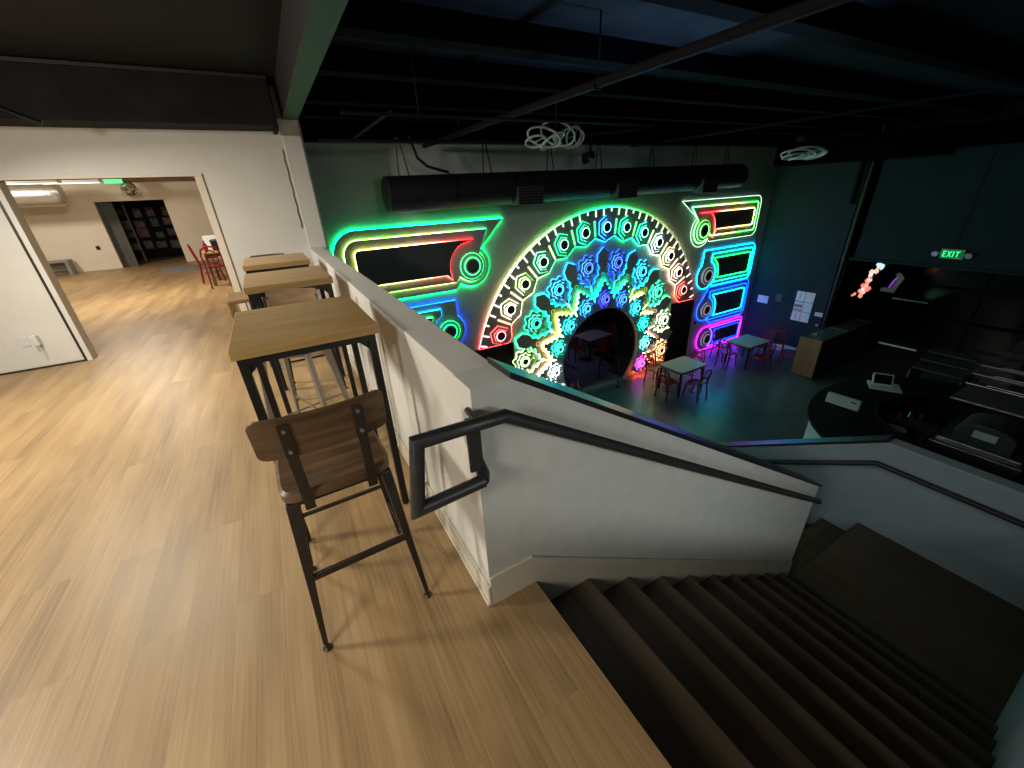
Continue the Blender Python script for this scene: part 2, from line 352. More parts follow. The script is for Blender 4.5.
# big black duct in front of the neon wall
dt=thing('air_duct','long round black air duct hung along the top of the neon wall','duct',(1.76,7.1,1.69))
b=MB(); n=28; L_=9.1
b.tube([(0,0,0),(.02,0,0),(L_-.02,0,.07),(L_,0,.07)],[.245,.27,.27,.245],n); b.build('duct_tube',M['ductblack'],dt,smooth=True)
for k in range(1,8):
    x=k*L_/8; MB().tube([(x-.02,0,.009*k),(x+.02,0,.009*k)],.276,n).build('duct_band',M['blackpipe'],dt,smooth=True)
for x in (2.55,4.95,7.6):
    g=MB().cbox((x,-.2,-.12),(.55,.22,.30)).build('outlet_box',M['plated'],dt,bevel=.008)
    gg=MB()
    for j in range(6): gg.cbox((x,-.315,-.24+j*.048),(.50,.012,.02))
    gg.build('louvre',M['blackpipe'],g)
for x in (.35,1.85,3.2,4.4,5.9,7.3,8.5):
    for s in (-1,1): MB().tube([(x+s*.09,0,.2),(x+s*.02-.04,0,.80)],.011,6).build('hanger_rod',M['blackpipe'],dt)
b=MB(); b.tube([(2.25,7.05,2.5),(2.35,7.05,2.2),(2.5,7.05,2.08),(2.85,7.05,1.99)],.022,8); tag(b.build('cable_loop',M['blackpipe'],smooth=True),'thick black cable drooping onto the left end of the long duct','cable')

# ring chandeliers
def chandelier(loc,s,label,seed,zs=1):
    t=thing('ring_chandelier',label,'chandelier',loc,0,'white ring chandeliers')
    rnd=random.Random(seed)
    for k,(dx,dz,r,tx,ty) in enumerate([(-.33,-.05,.14,22,8),(-.2,.0,.23,10,26),(.03,.045,.24,14,30),(-.06,-.04,.18,25,-16),(.31,.02,.125,70,0),(.27,.0,.17,34,24)]):
        mtx=Matrix.Rotation(rad(ty*zs),3,'Y')@Matrix.Rotation(rad(90-tx*zs),3,'X')
        pts=[Vector((dx,0,dz*zs))*s+mtx@Vector((r*s*cos(a),0,r*s*sin(a)))*1.0 for a in [2*PI*i/28 for i in range(28)]]
        rg=MB().tube(pts,.014*s,6,True).build('ring',M['ringwhite'],t,smooth=True)
        c=Vector((dx,0,dz))*s
        if k!=4 and k!=0: continue
        MB().tube([c+Vector((0,0,0)),pts[5]],.005,5).tube([c,pts[15]],.005,5).tube([c,pts[24]],.005,5).build('spoke',M['ringwhite'],rg)
    MB().tube([(0,0,0),(0,0,2.85-loc[2])],.008,6).build('drop_rod',M['blackpipe'],t)
    MB().lathe([(.03,-.05),(.05,0),(.03,.05)],(0,0,0),12).build('hub',M['ringwhite'],t,smooth=True)
chandelier((3.58,5.0,2.26),.95,'white ring chandelier of tangled hoops, the nearer one above the arch',1)
chandelier((11.6,6.0,2.14),1.5,'white ring chandelier of tangled hoops, the far one at the right-hand corner',2,.5)
# small ceiling projector near the duct
t=thing('spotlight','black spotlight with silver rim hung beside the duct','spotlight',(5.55,6.6,2.2))
MB().tube([(0,0,0),(.0,.22,-.05)],[.07,.09],14).build('lamp_head',M['blackpipe'],t,smooth=True)
MB().tube([(.09*cos(a),.22,-.05+.09*sin(a)) for a in [i*PI/8 for i in range(16)]],.01,6,True).build('rim',M['silver'],t)
MB().bar((0,.05,.05),(0,.05,.65),.03).build('stem',M['blackpipe'],t)

# ------------------------------------------------------------------ art wall with its openings
def art(u,v,d): return (u,YA-d,v)
hx=math.sqrt(HR*HR-(AZ-ZF)**2); a0=math.atan2(ZF-AZ,-hx); a1=math.atan2(ZF-AZ,hx)
a0=a0 if a0>0 else a0+2*PI
arc=[(AX+HR*cos(a0+(a1-a0)*i/60),AZ+HR*sin(a0+(a1-a0)*i/60)) for i in range(61)]
DZ=-1.55; DL=(3.34,4.37); DR=(9.78,10.82)
b=MB(); b.prism([(X1,ZF),(DL[0],ZF),(DL[0],DZ),(DL[1],DZ),(DL[1],ZF)]+arc+[(DR[0],ZF),(DR[0],DZ),(DR[1],DZ),(DR[1],ZF),(XR+.2,ZF),(XR+.2,2.9),(X1,2.9)],art,0,-.06)
struct('wall_art',b,M['art'],'charcoal wall carrying the neon gear arch')
for k,(x0,x1) in enumerate((DL,DR)):
    b=MB(); b.box((x0,YA+.061,ZF),(x1,YA+.10,DZ)); d=struct(f'door_{k+1}',b,M['dark'],['black doorway at the left foot of the arch','black doorway at the right foot of the arch'][k],'door')
    MB().box((x0+.004,YA+.004,ZF),(x0+.03,YA+.06,DZ-.004)).box((x1-.03,YA+.004,ZF),(x1-.004,YA+.06,DZ-.004)).box((x0+.004,YA+.004,DZ-.03),(x1-.004,YA+.06,DZ-.004)).build('door_frame',M['dark'],d)
# tunnel rim behind the round opening
b=MB(); n=60
o=[(AX+(HR-.03)*cos(a0+(a1-a0)*i/n),AZ+(HR-.03)*sin(a0+(a1-a0)*i/n)) for i in range(n+1)]; o=[(u,max(v,ZF)) for u,v in o]
b.prism(arc+o[::-1],art,.0,-.6); struct('trim_5',b,M['dark'],'black tunnel lining of the round opening',smooth=False)
# room beyond
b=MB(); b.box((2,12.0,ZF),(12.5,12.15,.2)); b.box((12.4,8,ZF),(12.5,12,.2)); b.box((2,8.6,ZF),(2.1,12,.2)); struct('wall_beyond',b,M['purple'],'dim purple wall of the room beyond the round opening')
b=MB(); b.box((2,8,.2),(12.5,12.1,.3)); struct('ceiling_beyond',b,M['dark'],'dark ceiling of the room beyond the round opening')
b=MB(); b.box((X1,YA-.02,ZF),(DL[0],YA,ZF+.08)); b.box((DR[1],YA-.02,ZF),(XR,YA,ZF+.08)); struct('baseboard_art',b,M['plate'],'grey baseboard below the neon panels')

# ---- colours of the light strips
def lerp_table(tab,a):
    tab=sorted(tab)
    if a<=tab[0][0]: return tab[0][1]
    for (p,c),(q,d) in zip(tab,tab[1:]):
        if a<=q:
            k=(a-p)/(q-p); return tuple(c[i]*(1-k)+d[i]*k for i in range(3))
    return tab[-1][1]
T_EDGE=[(15,(1,.22,.2)),(26,(1,.5,.4)),(36,(1,.85,.6)),(58,(.85,1,.45)),(72,(.25,1,.3)),(90,(.05,1,.4)),(106,(.1,1,.3)),(122,(.6,1,.4)),(140,(1,.9,.5)),(152,(1,.55,.35)),(165,(1,.15,.2))]
T_HEX=[(20,(1,.2,.16)),(24,(1,.25,.2)),(35,(1,.75,.6)),(46,(1,.92,.6)),(57,(.75,1,.9)),(69,(.1,1,.65)),(80,(.05,1,.5)),(91,(.05,.5,1)),(102,(.05,1,.55)),(114,(.08,1,.45)),(125,(.35,1,.6)),(136,(.75,1,.5)),(147,(1,.95,.7)),(157,(1,.25,.25)),(165,(1,.15,.2))]
T_OUT=[(-30,(1,.2,.08)),(-13,(1,.42,.2)),(2,(.8,.95,.6)),(12,(.9,1,.7)),(24,(.2,1,.45)),(35,(.08,1,.6)),(57,(.04,.75,1)),(80,(.03,.22,1)),(102,(.03,.25,1)),(125,(.04,.65,1)),(136,(.05,.9,.9)),(148,(.05,1,.55)),(160,(.1,1,.5)),(170,(.75,1,.5)),(200,(1,.9,.7))]
T_MID=[(-30,(1,.22,.08)),(-12,(1,.45,.3)),(5,(1,.75,.6)),(20,(1,.9,.65)),(40,(1,.95,.35)),(56,(.55,1,.3)),(72,(.05,1,.5)),(90,(.02,1,.75)),(108,(.04,1,.6)),(120,(.3,1,.35)),(136,(.7,1,.3)),(150,(.95,.9,.4)),(165,(1,.8,.45)),(185,(1,.75,.6))]
T_IN=[(-35,(.7,.08,1)),(-23,(.9,.1,1)),(-10,(.7,.5,1)),(0,(.3,1,.85)),(19,(.04,1,.75)),(43,(.04,.85,.9)),(65,(.04,.35,1)),(90,(.08,.12,1)),(113,(.04,.45,1)),(136,(.04,.85,1)),(159,(.05,1,.75)),(172,(.5,1,.9)),(184,(.95,1,1))]
def ang(u,v): return (math.degrees(math.atan2(v-AZ,u-AX))+90)%360-90
def sub(poly,step=.08,closed=True):
    out=[]
    n=len(poly)
    for i in range(n if closed else n-1):
        p,q=poly[i],poly[(i+1)%n]; l=math.hypot(q[0]-p[0],q[1]-p[1]); k=max(1,int(l/step))
        for j in range(k): out.append((p[0]+(q[0]-p[0])*j/k,p[1]+(q[1]-p[1])*j/k))
    if not closed: out.append(poly[-1])
    return out
def strip(mb,poly,d,r,cf,closed=True,step=.1):
    P=sub(poly,step,closed); mb.tube([art(u,v,d) for u,v in P],r,5,closed,[tuple(c**1.75 for c in cf(u,v)) for u,v in P])
def polar(a,r,t=0):
    a=rad(a); return (AX+r*cos(a)-t*sin(a)*-1*-1, AZ+r*sin(a)+t*cos(a))
def loc_off(o): # everything in the wall is authored in world coordinates; parts get the thing's offset removed
    return (-o.location.x,-o.location.y,-o.location.z)

# ---- outer arch
ar=thing('neon_arch','lit arch band of thirteen glowing hexagons over the round opening','neon arch',(AX,YA,AZ))
A0,A1=16.2,165.0; HA=[91.2+11.23*k for k in range(-6,7)]; HA[0]=24.2; HA[12]=158.3
outer=[polar(A1+(A0-A1)*i/80,3.745) for i in range(81)]
outer[0]=(outer[0][0],DZ+.02); outer[-1]=(outer[-1][0],DZ+.02)
inner=[]
for k in range(13):                       # zigzag inner edge, right to left
    a=HA[k]
    if k==0: inner.append((AX+3.14*cos(rad(19)),DZ+.02))
    inner += [polar(a,2.985)]
    if k<12: inner.append(polar((a+HA[k+1])/2,3.12))
inner.append((AX+3.02*cos(rad(161.3)),DZ+.02))
band=outer+inner
MB().prism(band,art,.03,.05).build('arch_band',M['plate'],ar,loc=loc_off(ar))
m=MB(); strip(m,outer,.022,.008,lambda u,v:lerp_table(T_EDGE,ang(u,v)),False,.12); m.build('light_strip',M['led3'],ar,loc=loc_off(ar)); m=MB()
strip(m,[outer[-1]]+inner+[outer[0]],.04,.009,lambda u,v:lerp_table(T_HEX,ang(u,v)),False,.12); m.build('light_strip',M['led'],ar,loc=loc_off(ar))
def hexp(a,r0,hr,ht):
    return [polar(a,r0+hr),polar(a,r0+hr*.52,ht),polar(a,r0-hr*.52,ht),polar(a,r0-hr),polar(a,r0-hr*.52,-ht),polar(a,r0+hr*.52,-ht)]
def ring(c,r,n=20): return [(c[0]+r*cos(2*PI*i/n),c[1]+r*sin(2*PI*i/n)) for i in range(n)]
for k,a in enumerate(HA):
    hm=MB(); h1=hexp(a,3.31,.265,.195); h2=hexp(a,3.31,.185,.135); c=polar(a,3.32)
    hm.prism(h1,art,.064,.082).prism(h2,art,.098,.114)
    o=hm.build('hexagon',M['plate'],ar,loc=loc_off(ar))
    MB().prism(ring(c,.105),art,.114,.128).build('centre_disc',M['plated'],o)
    col=lerp_table(T_HEX,a); l=MB(); f=lambda u,v:col; f2=lambda u,v:tuple(.35+.65*x for x in col)
    strip(l,h1,.058,.008,f); strip(l,h2,.092,.007,f); strip(l,ring(c,.112),.121,.007,f2); l.build('light_strip',M['led2'],o)
sp=MB()
for k in range(12):
    a=(HA[k]+HA[k+1])/2; p,q=polar(a,3.15),polar(a,3.50); col=lerp_table(T_EDGE,a)
    MB().tube([art(*p,.055),art(*q,.055)],.024,8,False,[col,col]).build('light_bar',M['ledbar'],ar,loc=loc_off(ar))
n=0; a=A0+1.2
while a<A1-.5:
    rr=3.66 if n%3==1 else 3.58; p,q=polar(a,rr),polar(a,3.74); col=tuple(.45+.55*c for c in lerp_table(T_EDGE,a))
    MB().tube([art(*p,.055),art(*q,.055)],.019,6,False,[col,col]).build('light_tick',M['ledbar'],ar,loc=loc_off(ar))
    a+=3.743; n+=1

# ---- gear sunburst
sb=thing('neon_gear_sunburst','layered glowing gear sunburst around the round opening','neon sculpture',(AX,YA,AZ))
COL=[91.6+22.45*k for k in range(-5,6)]
def boundary(prof,dipr,lo,hi):
    pts=[]
    for a in COL:
        for t,r in prof: pts.append((a,r,-t))
        for t,r in prof[::-1]: pts.append((a,r,t))
        pts.append((a+11.225,dipr,0))
    out=[polar(*p) for p in pts]
    return [(u,max(v,ZF+.03)) for u,v in out if lo<ang2(u,v)<hi]
def ang2(u,v):
    a=math.degrees(math.atan2(v-AZ,u-AX)); return a if a>-90 else a+360
PA=[(.33,1.90),(.35,1.97),(.22,2.06),(.25,2.13),(.12,2.22),(.155,2.30),(.10,2.38),(.175,2.50),(.175,2.71),(.0,2.86)]
PB=[(.295,1.62),(.295,1.70),(.205,1.70),(.205,1.83),(.125,1.83),(.125,1.945),(.06,1.945),(.06,2.03),(0,2.06)]
floorcut=lambda r:math.degrees(math.asin((AZ-ZF-.03)/r))
def layer(prof,dip,d0,d1,ledd,tab,name,lo=-19,hi=199,r=.010,mm='led'):
    bd=boundary(prof,dip,lo,hi)
    inr=[polar(hi+(lo-hi)*i/70,HR+.005) for i in range(71)]; inr=[(u,max(v,ZF+.03)) for u,v in inr]
    bd=[polar(lo,dip)]+bd+[polar(hi,dip)]; bd=[(u,max(v,ZF+.03)) for u,v in bd]
    o=MB().prism(bd+inr,art,d0,d1).build(name,M['plate'],sb,loc=loc_off(sb))
    l=MB(); strip(l,bd,ledd,r,lambda u,v:lerp_table(tab,ang(u,v)),False,.12); l.build('light_strip',M[mm],o)
layer(PA,1.86,.03,.05,.022,T_OUT,'outer_plate')
layer(PB,1.54,.11,.14,.088,T_MID,'inner_plate',-32,205,.014,'led3')
def gear(c,R,n,amp,ph,N=72):
    out=[]
    for i in range(N):
        th=2*PI*i/N; k=max(-1,min(1,1.8*cos(n*(th-ph)))); r=R*(1-amp+amp*k); out.append((c[0]+r*cos(th),max(c[1]+r*sin(th),ZF+.02)))
    return out
def rosette(a,r,R,n,base,tab,name,ps):
    c=polar(a,r); g1=gear(c,R,n,.10,rad(a)); g2=gear(c,R*.66,n,.07,rad(a)); 
    o=MB().prism(g1,art,base+.022,base+.036).prism(g2,art,base+.052,base+.066).build(name,M['plate'],sb,loc=loc_off(sb))
    MB().prism(ring(c,R*.27,16),art,base+.066,base+.09).build('centre_disc',M['plated'],o)
    col=lerp_table(tab,a); col2=tuple(.12+.88*x for x in col); l=MB()
    strip(l,g1,base+.015,.008,lambda u,v:col,step=1); strip(l,g2,base+.044,.007,lambda u,v:col2,step=1); strip(l,ring(c,R*.42),base+.07,.006,lambda u,v:col2); strip(l,ring(c,R*.27,16),base+.088,.004,lambda u,v:col2)
    l.build('light_strip',M['led2'],o)
for k in range(-5,5):
    a=91.6+22.45*k+11.225
    if a<-20 or a>196: continue
    rosette(a,2.48,.31,8,.0,T_OUT,'outer_rosette',0)
    # stub and light bar below the rosette
    p,q=polar(a,2.0),polar(a,1.80); col=lerp_table(T_MID,a)
    if min(p[1],q[1])>ZF+.05: MB().tube([art(*p,.06),art(*q,.06)],.022,6,False,[col,col]).build('light_bar',M['ledbar'],sb,loc=loc_off(sb))
    p,q=polar(a,2.16),polar(a,2.05); MB().bar(art(*p,.058),art(*q,.058),.09,.05).build('stub',M['plate'],sb,loc=loc_off(sb))
for k in range(-5,6):
    a=91.6+22.45*k
    if a<-28 or a>204: continue
    rosette(a,1.60,.215,7,.14,T_IN,'inner_rosette',0)
    c=polar(a,2.2); 
    if c[1]>ZF+.2:
        col=lerp_table(T_MID,a); l=MB(); strip(l,ring(c,.05,12),.05,.006,lambda u,v:tuple(x*.35 for x in col)); l.build('light_ring',M['led2'],sb,loc=loc_off(sb))

# ---- wing panels
def wing(label,c,m,ul,z0,z1,R,tip,rc,cols,rim_off=False,capsule=False,small=False,tucked=False):
    w=thing('neon_wing_panel',label,'neon panel',(c[0],YA,c[1]),0,'neon wing panels')
    def arcp(cx,cz,r,d0,d1,n=14): return [(cx+r*cos(rad(d0+(d1-d0)*i/n)),cz+r*sin(rad(d0+(d1-d0)*i/n))) for i in range(n+1)]
    def W(pts): return [(c[0]+m*u,c[1]+v) for u,v in pts]
    def outline(t,kind):
        R_=max(.06,R-t); p=arcp(ul+t+R_,z0+t+R_,R_,270,180)+arcp(ul+t+R_,z1-t-R_,R_,180,90)
        rr=rc-t*.62
        if kind==0 or (kind==1 and not small):
            if capsule: p += arcp(0,0,rr,75,-105,20)+[(-.16*1,z0+t)]
            else: p += [(tip-2.4*t,z1-t)]+arcp(0,0,rr,52,-128,20)+[(-rc*.70,z0+t+.10),(-rc*.92,z0+t)]
        elif small:
            re=rc+(.015 if kind==1 else .115)
            if capsule: re-=.07
            f1=math.asin(min(.93,(z1-t)*.92/re)); f0=math.asin(max(-.93,(z0+t)*.92/re))
            p += [(-re*cos(f1),z1-t)]+arcp(0,0,re,180-math.degrees(f1),180-math.degrees(f0),12)+[(-re*cos(f0)*.97,z0+t)]
        else:
            re=rc+.09
            p += [(tip-2.2*t,z1-t)]+arcp(0,0,re,118,205,10)+[(-rc-.16,z0+t)]
        return W(p)
    for k,(t,d) in enumerate(((0,.0),(.165,.048 if tucked else .022),(.33,.096 if tucked else .044))):
        if k and small: t*=.55 if capsule else .75
        pts=outline(t,k)
        o=MB().prism(pts,art,d+(.034 if tucked else .008),d+(.05 if tucked else .03)).build('panel',M['plate'] if k<2 else M['plated'],w,loc=loc_off(w))
        f=cols[k]; l=MB(); strip(l,pts,d+(.026 if tucked else .032),.004 if (k==0 and rim_off) else .009 if tucked else .0075,f,True,.1); l.build('light_strip',M['led2'] if (k==0 and rim_off) else M['led3'] if (tucked and k==0) else M['led'],o)
    o=MB().prism(ring(c,rc*.62,28),art,.045,.11).prism(ring(c,rc*.38,24),art,.11,.14).build('ring_disc',M['plate'],w,loc=loc_off(w))
    l=MB(); f=cols[3]; strip(l,ring(c,rc*.62,28),.105,.006,f); strip(l,ring(c,rc*.42,24),.135,.006,f); l.build('light_strip',M['led2'],o)
    MB().prism(ring(c,rc*.30,20),art,.14,.155).build('centre_disc',M['plated'],o)
K=lambda c:(lambda u,v:c)
def grad(x0,x1,tab): return lambda u,v: lerp_table(tab,(u-x0)/(x1-x0))
G=(.01,1,.42); Yl=(1,.85,.3); B_=(.0,.2,1); CY=(.0,.7,1); TE=(.03,1,.45); RD=(1,.1,.12)
wing('large green-edged neon wing panel at the left of the arch, above the half wall',(3.42,.32),1,-2.56,-.44,.85,.42,.78,.41,
     [K(G),grad(.9,3.8,[(0,(.7,1,.35)),(.3,(.5,1,.3)),(.6,(.9,.8,.4)),(.8,(.4,1,.4)),(1,(.1,1,.4))]),grad(1.1,3.2,[(0,(.9,1,.3)),(.5,(1,.85,.5)),(.8,(1,.4,.3)),(1,RD)]),K((.15,1,.4))],tucked=True)
wing('blue and teal neon wing panel under the large green one, half hidden',(2.78,-.95),1,-1.9,-.50,.62,.30,.22,.37,
     [K(B_),K((.02,.6,1)),K((.2,1,.4)),K(TE)],small=True,tucked=True)
wing('topmost neon wing panel right of the arch, green with a red corner',(10.6,.42),-1,-2.62,-.33,.80,.22,.95,.44,
     [K((.5,.7,.55)),grad(10.0,13.4,[(0,(.2,1,.4)),(.5,(.8,.9,.4)),(.75,(.15,1,.2)),(1,(.3,1,.35))]),grad(11,13.2,[(0,RD),(.2,(1,.5,.3)),(.6,(1,.85,.4)),(1,(.8,.9,.3))]),K((.35,1,.35))],rim_off=True)
wing('cyan and green neon wing panel, second from top at the right',(11.12,-.90),-1,-2.27,-.36,.74,.2,.22,.40,
     [K((.02,.75,1)),K((.05,.8,1)),K((.05,1,.3)),K((.25,.25,.28))],small=True)
wing('blue neon wing panel with cyan centre, third from top at the right',(11.32,-1.98),-1,-2.13,-.50,.68,.18,-.06,.36,
     [K((.02,.16,1)),K((.02,.2,1)),K((.04,.7,1)),K((.25,.22,.25))],small=True)
wing('magenta capsule-shaped neon panel, lowest at the right',(11.58,-3.0),-1,-1.9,-.40,.42,.14,0,.40,
     [K((.85,.05,1)),K((.35,.1,1)),K((.03,.12,1)),K((.22,.2,.25))],capsule=True,small=True)
b=MB(); b.tube([art(10.98,-2.35,.01),art(10.98,-2.35,.05)],.04,12); tag(b.build('push_button',M['dark'],smooth=True),'small black round button beside the right doorway','button')

# ------------------------------------------------------------------ right-hand side of the hall
b=MB(); b.box((XR,5.5,ZF),(XR+.25,YA,2.9)); struct('wall_right',b,M['sidewall'],'slate wall with the pinned papers')
b=MB(); b.box((XR-.1,5.46,ZF),(XR+.1,5.72,.95)); struct('trim_6',b,M['sidewall'],'boxed corner column at the end of the slate wall',bevel=.01)
b=MB(); b.box((XR,-4.5,-.43),(XR+.25,5.2,2.9)); struct('wall_exit',b,M['exitwall'],'blue-grey wall carrying the exit sign')
for y in (3.30,1.9,.5):
    b=MB(); b.box((XR-.004,y-.008,-.35),(XR,y+.008,2.9)); tag(b.build('panel_seam',M['dark']),f'vertical dark seam on the exit wall, '+{3.30:'above the exit sign',1.9:'right of the exit sign',.5:'farthest right'}[y],'seam',group='exit wall seams')
b=MB(); b.box((XR-.05,-4.5,-.47),(XR+.25,5.46,-.41)); struct('trim_7',b,M['exitwall'],'thin lower edge of the exit wall')
for k,(y,r,lab) in enumerate(((5.62,.05,'thick grey vertical pipe above the corner column'),(5.38,.07,'black vertical pipe beside the exit wall'))):
    b=MB(); b.tube([(XR-.06,y,.95 if k==0 else -3.4),(XR-.06,y,2.7)],r,12); tag(b.build('vertical_pipe',M['pipegrey'] if k==0 else M['blackpipe'],smooth=True),lab,'pipe')
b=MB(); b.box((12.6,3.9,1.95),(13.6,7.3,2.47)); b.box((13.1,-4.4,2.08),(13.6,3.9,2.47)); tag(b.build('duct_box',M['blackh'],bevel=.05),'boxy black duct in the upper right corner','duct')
b=MB(); b.box((17.3,-4.5,ZF),(17.5,9,-.3)); b.box((XR,7.8,ZF),(17.5,8,-.3)); struct('wall_storefront',b,M['darkglass'],'dark glazed back wall under the exit wall')
b=MB(); b.box((XR+.25,-4.5,-.43),(17.5,8,-.3)); struct('ceiling_recess',b,M['blackh'],'black soffit of the recess')
b=MB(); b.box((.2,-4.6,ZF),(18,-4.5,3)); b.box((17.9,-4.5,-.3),(18,12,3)); struct('wall_near',b,M['exitwall'],'dark hall wall on the near side')
# storefront frames
for y,lab in ((6.6,'leftmost'),(4.9,'second from left'),(3.2,'middle'),(1.4,'fourth'),(-.4,'rightmost')):
    b=MB(); b.box((17.22,y-.03,ZF),(17.29,y+.03,-.44)); tag(b.build('mullion',M['dark'],bevel=.004),f'dark vertical frame of the recess glazing, {lab}','mullion',group='recess glazing frames')
for z,lab in ((-1.55,'upper'),(-2.5,'lower')):
    b=MB(); b.box((17.16,-4,z-.025),(17.215,7.5,z+.025)); tag(b.build('glazing_rail',M['dark']),f'{lab} horizontal rail of the recess glazing','rail')
t=thing('service_rail','pale horizontal rail on two posts catching light left of the tiered shelves','rail',(12.55,2.95,ZF))
MB().tube([(0,0,1.3),(0,.72,1.3)],.022,8).build('rail_tube',M['pale'],t)
for y in (.05,.67): MB().tube([(0,y,0),(0,y,1.29)],.016,8).build('post',M['dark'],t)
b=MB(); b.box((14.62,3.6,-1.52),(14.64,4.35,-1.495)); tag(b.build('reflection_rail',M['stainless']),'faint thin rail below the exit sign in the dark recess','rail')

# exit sign
ex=thing('exit_sign','green lit EXIT sign with two emergency lamp heads','exit sign',(XR,3.30,-.13))
MB().box((-.07,-.20,-.105),(0,.20,.105)).build('sign_box',M['pale'],ex,bevel=.008)
MB().box((-.075,-.18,-.085),(-.07,.18,.085)).build('sign_face',emit('exit_face_dim',(.01,.20,.06),.6),ex)
lt=MB()
def let(y,strokes):
    for (a,b_,c_,d_) in strokes:
        lt.bar((-.078,y-a,b_),(-.078,y-c_,d_),.006,.018,up=(0,1,0) if abs(b_-d_)<1e-6 else (0,0,1))
def seg(y,a,b_,c_,d_,w=.019):
    p=Vector((-.078,y-a,b_)); q=Vector((-.078,y-c_,d_)); d=(q-p).normalized(); n_=Vector((1,0,0)).cross(d)*w/2; x=Vector((.003,0,0))
    vs=[p-n_,p+n_,q+n_,q-n_]; lt.add([v-x for v in vs]+[v+x for v in vs],[(0,1,2,3),(7,6,5,4),(0,4,5,1),(1,5,6,2),(2,6,7,3),(3,7,4,0)])
h=.065; w=.055
y=.155; seg(y,.01,-h,.01,h); seg(y,0,h-.009,w,h-.009); seg(y,0,0,w*.85,0); seg(y,0,-h+.009,w,-h+.009)
y=.075; seg(y,0,-h,w+.01,h); seg(y,0,h,w+.01,-h)
y=-.015; seg(y,.01,-h,.01,h)
y=-.06; seg(y,.035,-h,.035,h); seg(y,0,h-.009,.07,h-.009)
lt.build('letters',M['exit'],ex)
for s in (-1,1):
    MB().tube([(-.03,s*.2,.0),(-.05,s*.25,.0)],.02,8).tube([(-.04,s*.28,.0),(-.10,s*.29,-.02)],[.055,.062],14).build('lamp_head',M['pale'],ex,smooth=True)

# papers and small plates on the slate wall
for k,(y,z) in enumerate([(6.24,-1.66),(5.98,-1.66),(6.24,-1.97),(5.98,-1.97),(6.24,-2.28),(5.98,-2.28)]):
    p=thing('wall_paper_sheet','white sheet pinned to slate wall, '+['top left','top right','middle left with printed band','middle right','bottom left','bottom right'][k]+' of the block of six','paper',(XR,y,z),0,'pinned sheets')
    MB().box((-.006,-.123,-.147),(0,.123,.147)).build('sheet',M['paper'] if k!=2 else M['pale'],p)
    pr=MB()
    if k==2: pr.box((-.008,-.11,-.03),(-.006,.11,.05)).box((-.008,-.11,-.12),(-.006,.11,-.09)); pr.build('print',mat('dull_rose_ink',(.30,.18,.17),.7),p)
    elif k in (0,4): pr.box((-.008,-.02,-.1),(-.006,.03,.1)); pr.build('print',mat('pale_grey_ink',(.5,.56,.6),.7),p)
    else:
        for j in range(4): pr.box((-.0075,-.1,.08-j*.055),(-.006,.1,.085-j*.055))
        pr.build('print',mat('faint_ink',(.5,.5,.52),.7),p)
b=MB(); b.box((XR-.012,7.18,-2.08),(XR,7.52,-1.84)); tag(b.build('wall_notice',M['pale'],bevel=.003),'pale square notice on the slate wall left of the six sheets','notice')
b=MB(); b.box((XR-.02,6.75,-1.95),(XR,6.95,-1.7)); tag(b.build('wall_controller',M['plated'],bevel=.006),'small dark control box between the notice and the six sheets','control box')
b=MB(); b.box((XR-.115,5.47,-2.14),(XR-.1,5.69,-2.02)); tag(b.build('wall_plate',M['pale'],bevel=.003),'small pale plate on the corner column','plate')
b=MB(); b.tube([(XR-.1,5.55,-2.40),(XR-.135,5.55,-2.40)],.03,12); tag(b.build('round_switch',M['pale'],smooth=True),'tiny white round switch under the pale plate','switch')
b=MB(); b.box((13.55,5.9,ZF),(13.74,7.1,ZF+.2)); tag(b.build('skirting_heater',M['pale'],bevel=.02),'low white skirting heater at the foot of the slate wall','heater')

# ------------------------------------------------------------------ glass-topped counters
def counter(x0,x1,y0,y1,h,label,tan):
    t=thing('display_counter',label,'display counter',(x0,y0,ZF),0,'glass-topped display counters')
    w,d=x1-x0,y1-y0
    MB().box((.03,0,.05),(w,d,h-.10)).build('cabinet_body',M['dark'],t,bevel=.005)
    MB().box((0,-.01,.02),(.03,d+.01,h)).build('end_panel',M['tan'] if tan else M['dark'],t,bevel=.004)
    MB().box((.03,-.01,h-.10),(w,.03,h)).box((.03,d-.03,h-.10),(w,d+.01,h)).box((w-.03,0,h-.10),(w,d,h)).build('top_frame',M['plated'],t,bevel=.004)
    MB().box((.03,.03,h-.03),(w-.03,d-.03,h-.018)).build('glass_top',mat('reflective_counter_glass',(.12,.17,.18),.12,.3),t)
    for k in range(3): MB().box((.1+k*(w-.1)/3,-.006,.1),(.05+(k+1)*(w-.1)/3,0,h-.14)).build('side_panel',M['plated'],t)
counter(12.14,13.62,4.70,5.24,1.12,'dark display counter with tan end panel and glass top','tan'); 
counter(13.72,15.1,4.70,5.2,1.10,'second dark display counter with glass top behind the tan-ended one',None)
# colourful lit ornament in the recess
orn=thing('lit_window_ornament','tall crooked window ornament of red, white and green lit pieces','ornament',(14.62,4.95,-1.62))
rr=random.Random(3)
pal=[(.55,.9,1),(.9,.95,1),(1,.35,.22),(1,.25,.15),(1,.6,.45),(.35,.8,.35),(.9,.2,.2)]
for k in range(30):
    v=rr.random(); yy=.20-.30*v+rr.gauss(0,.05); zz=.02+.98*v
    col=pal[rr.choice([0,1,5,0,4] if v>.62 else [2,3,4,6,2,1])]; s=rr.uniform(.03,.085)
    pts=[(s*rr.uniform(.6,1.3)*cos(i*PI/3+.3),s*rr.uniform(.6,1.3)*sin(i*PI/3+.3)) for i in range(6)]
    MB().prism([(yy+p*.8,zz+q) for p,q in pts],lambda u,v_,d:(d,u,v_),-.02,.0,[col]*12).build('lit_piece',M['led_orn'] if 'led_orn' in M else M.setdefault('led_orn',led('lit_glass_piece',1.1)),orn)
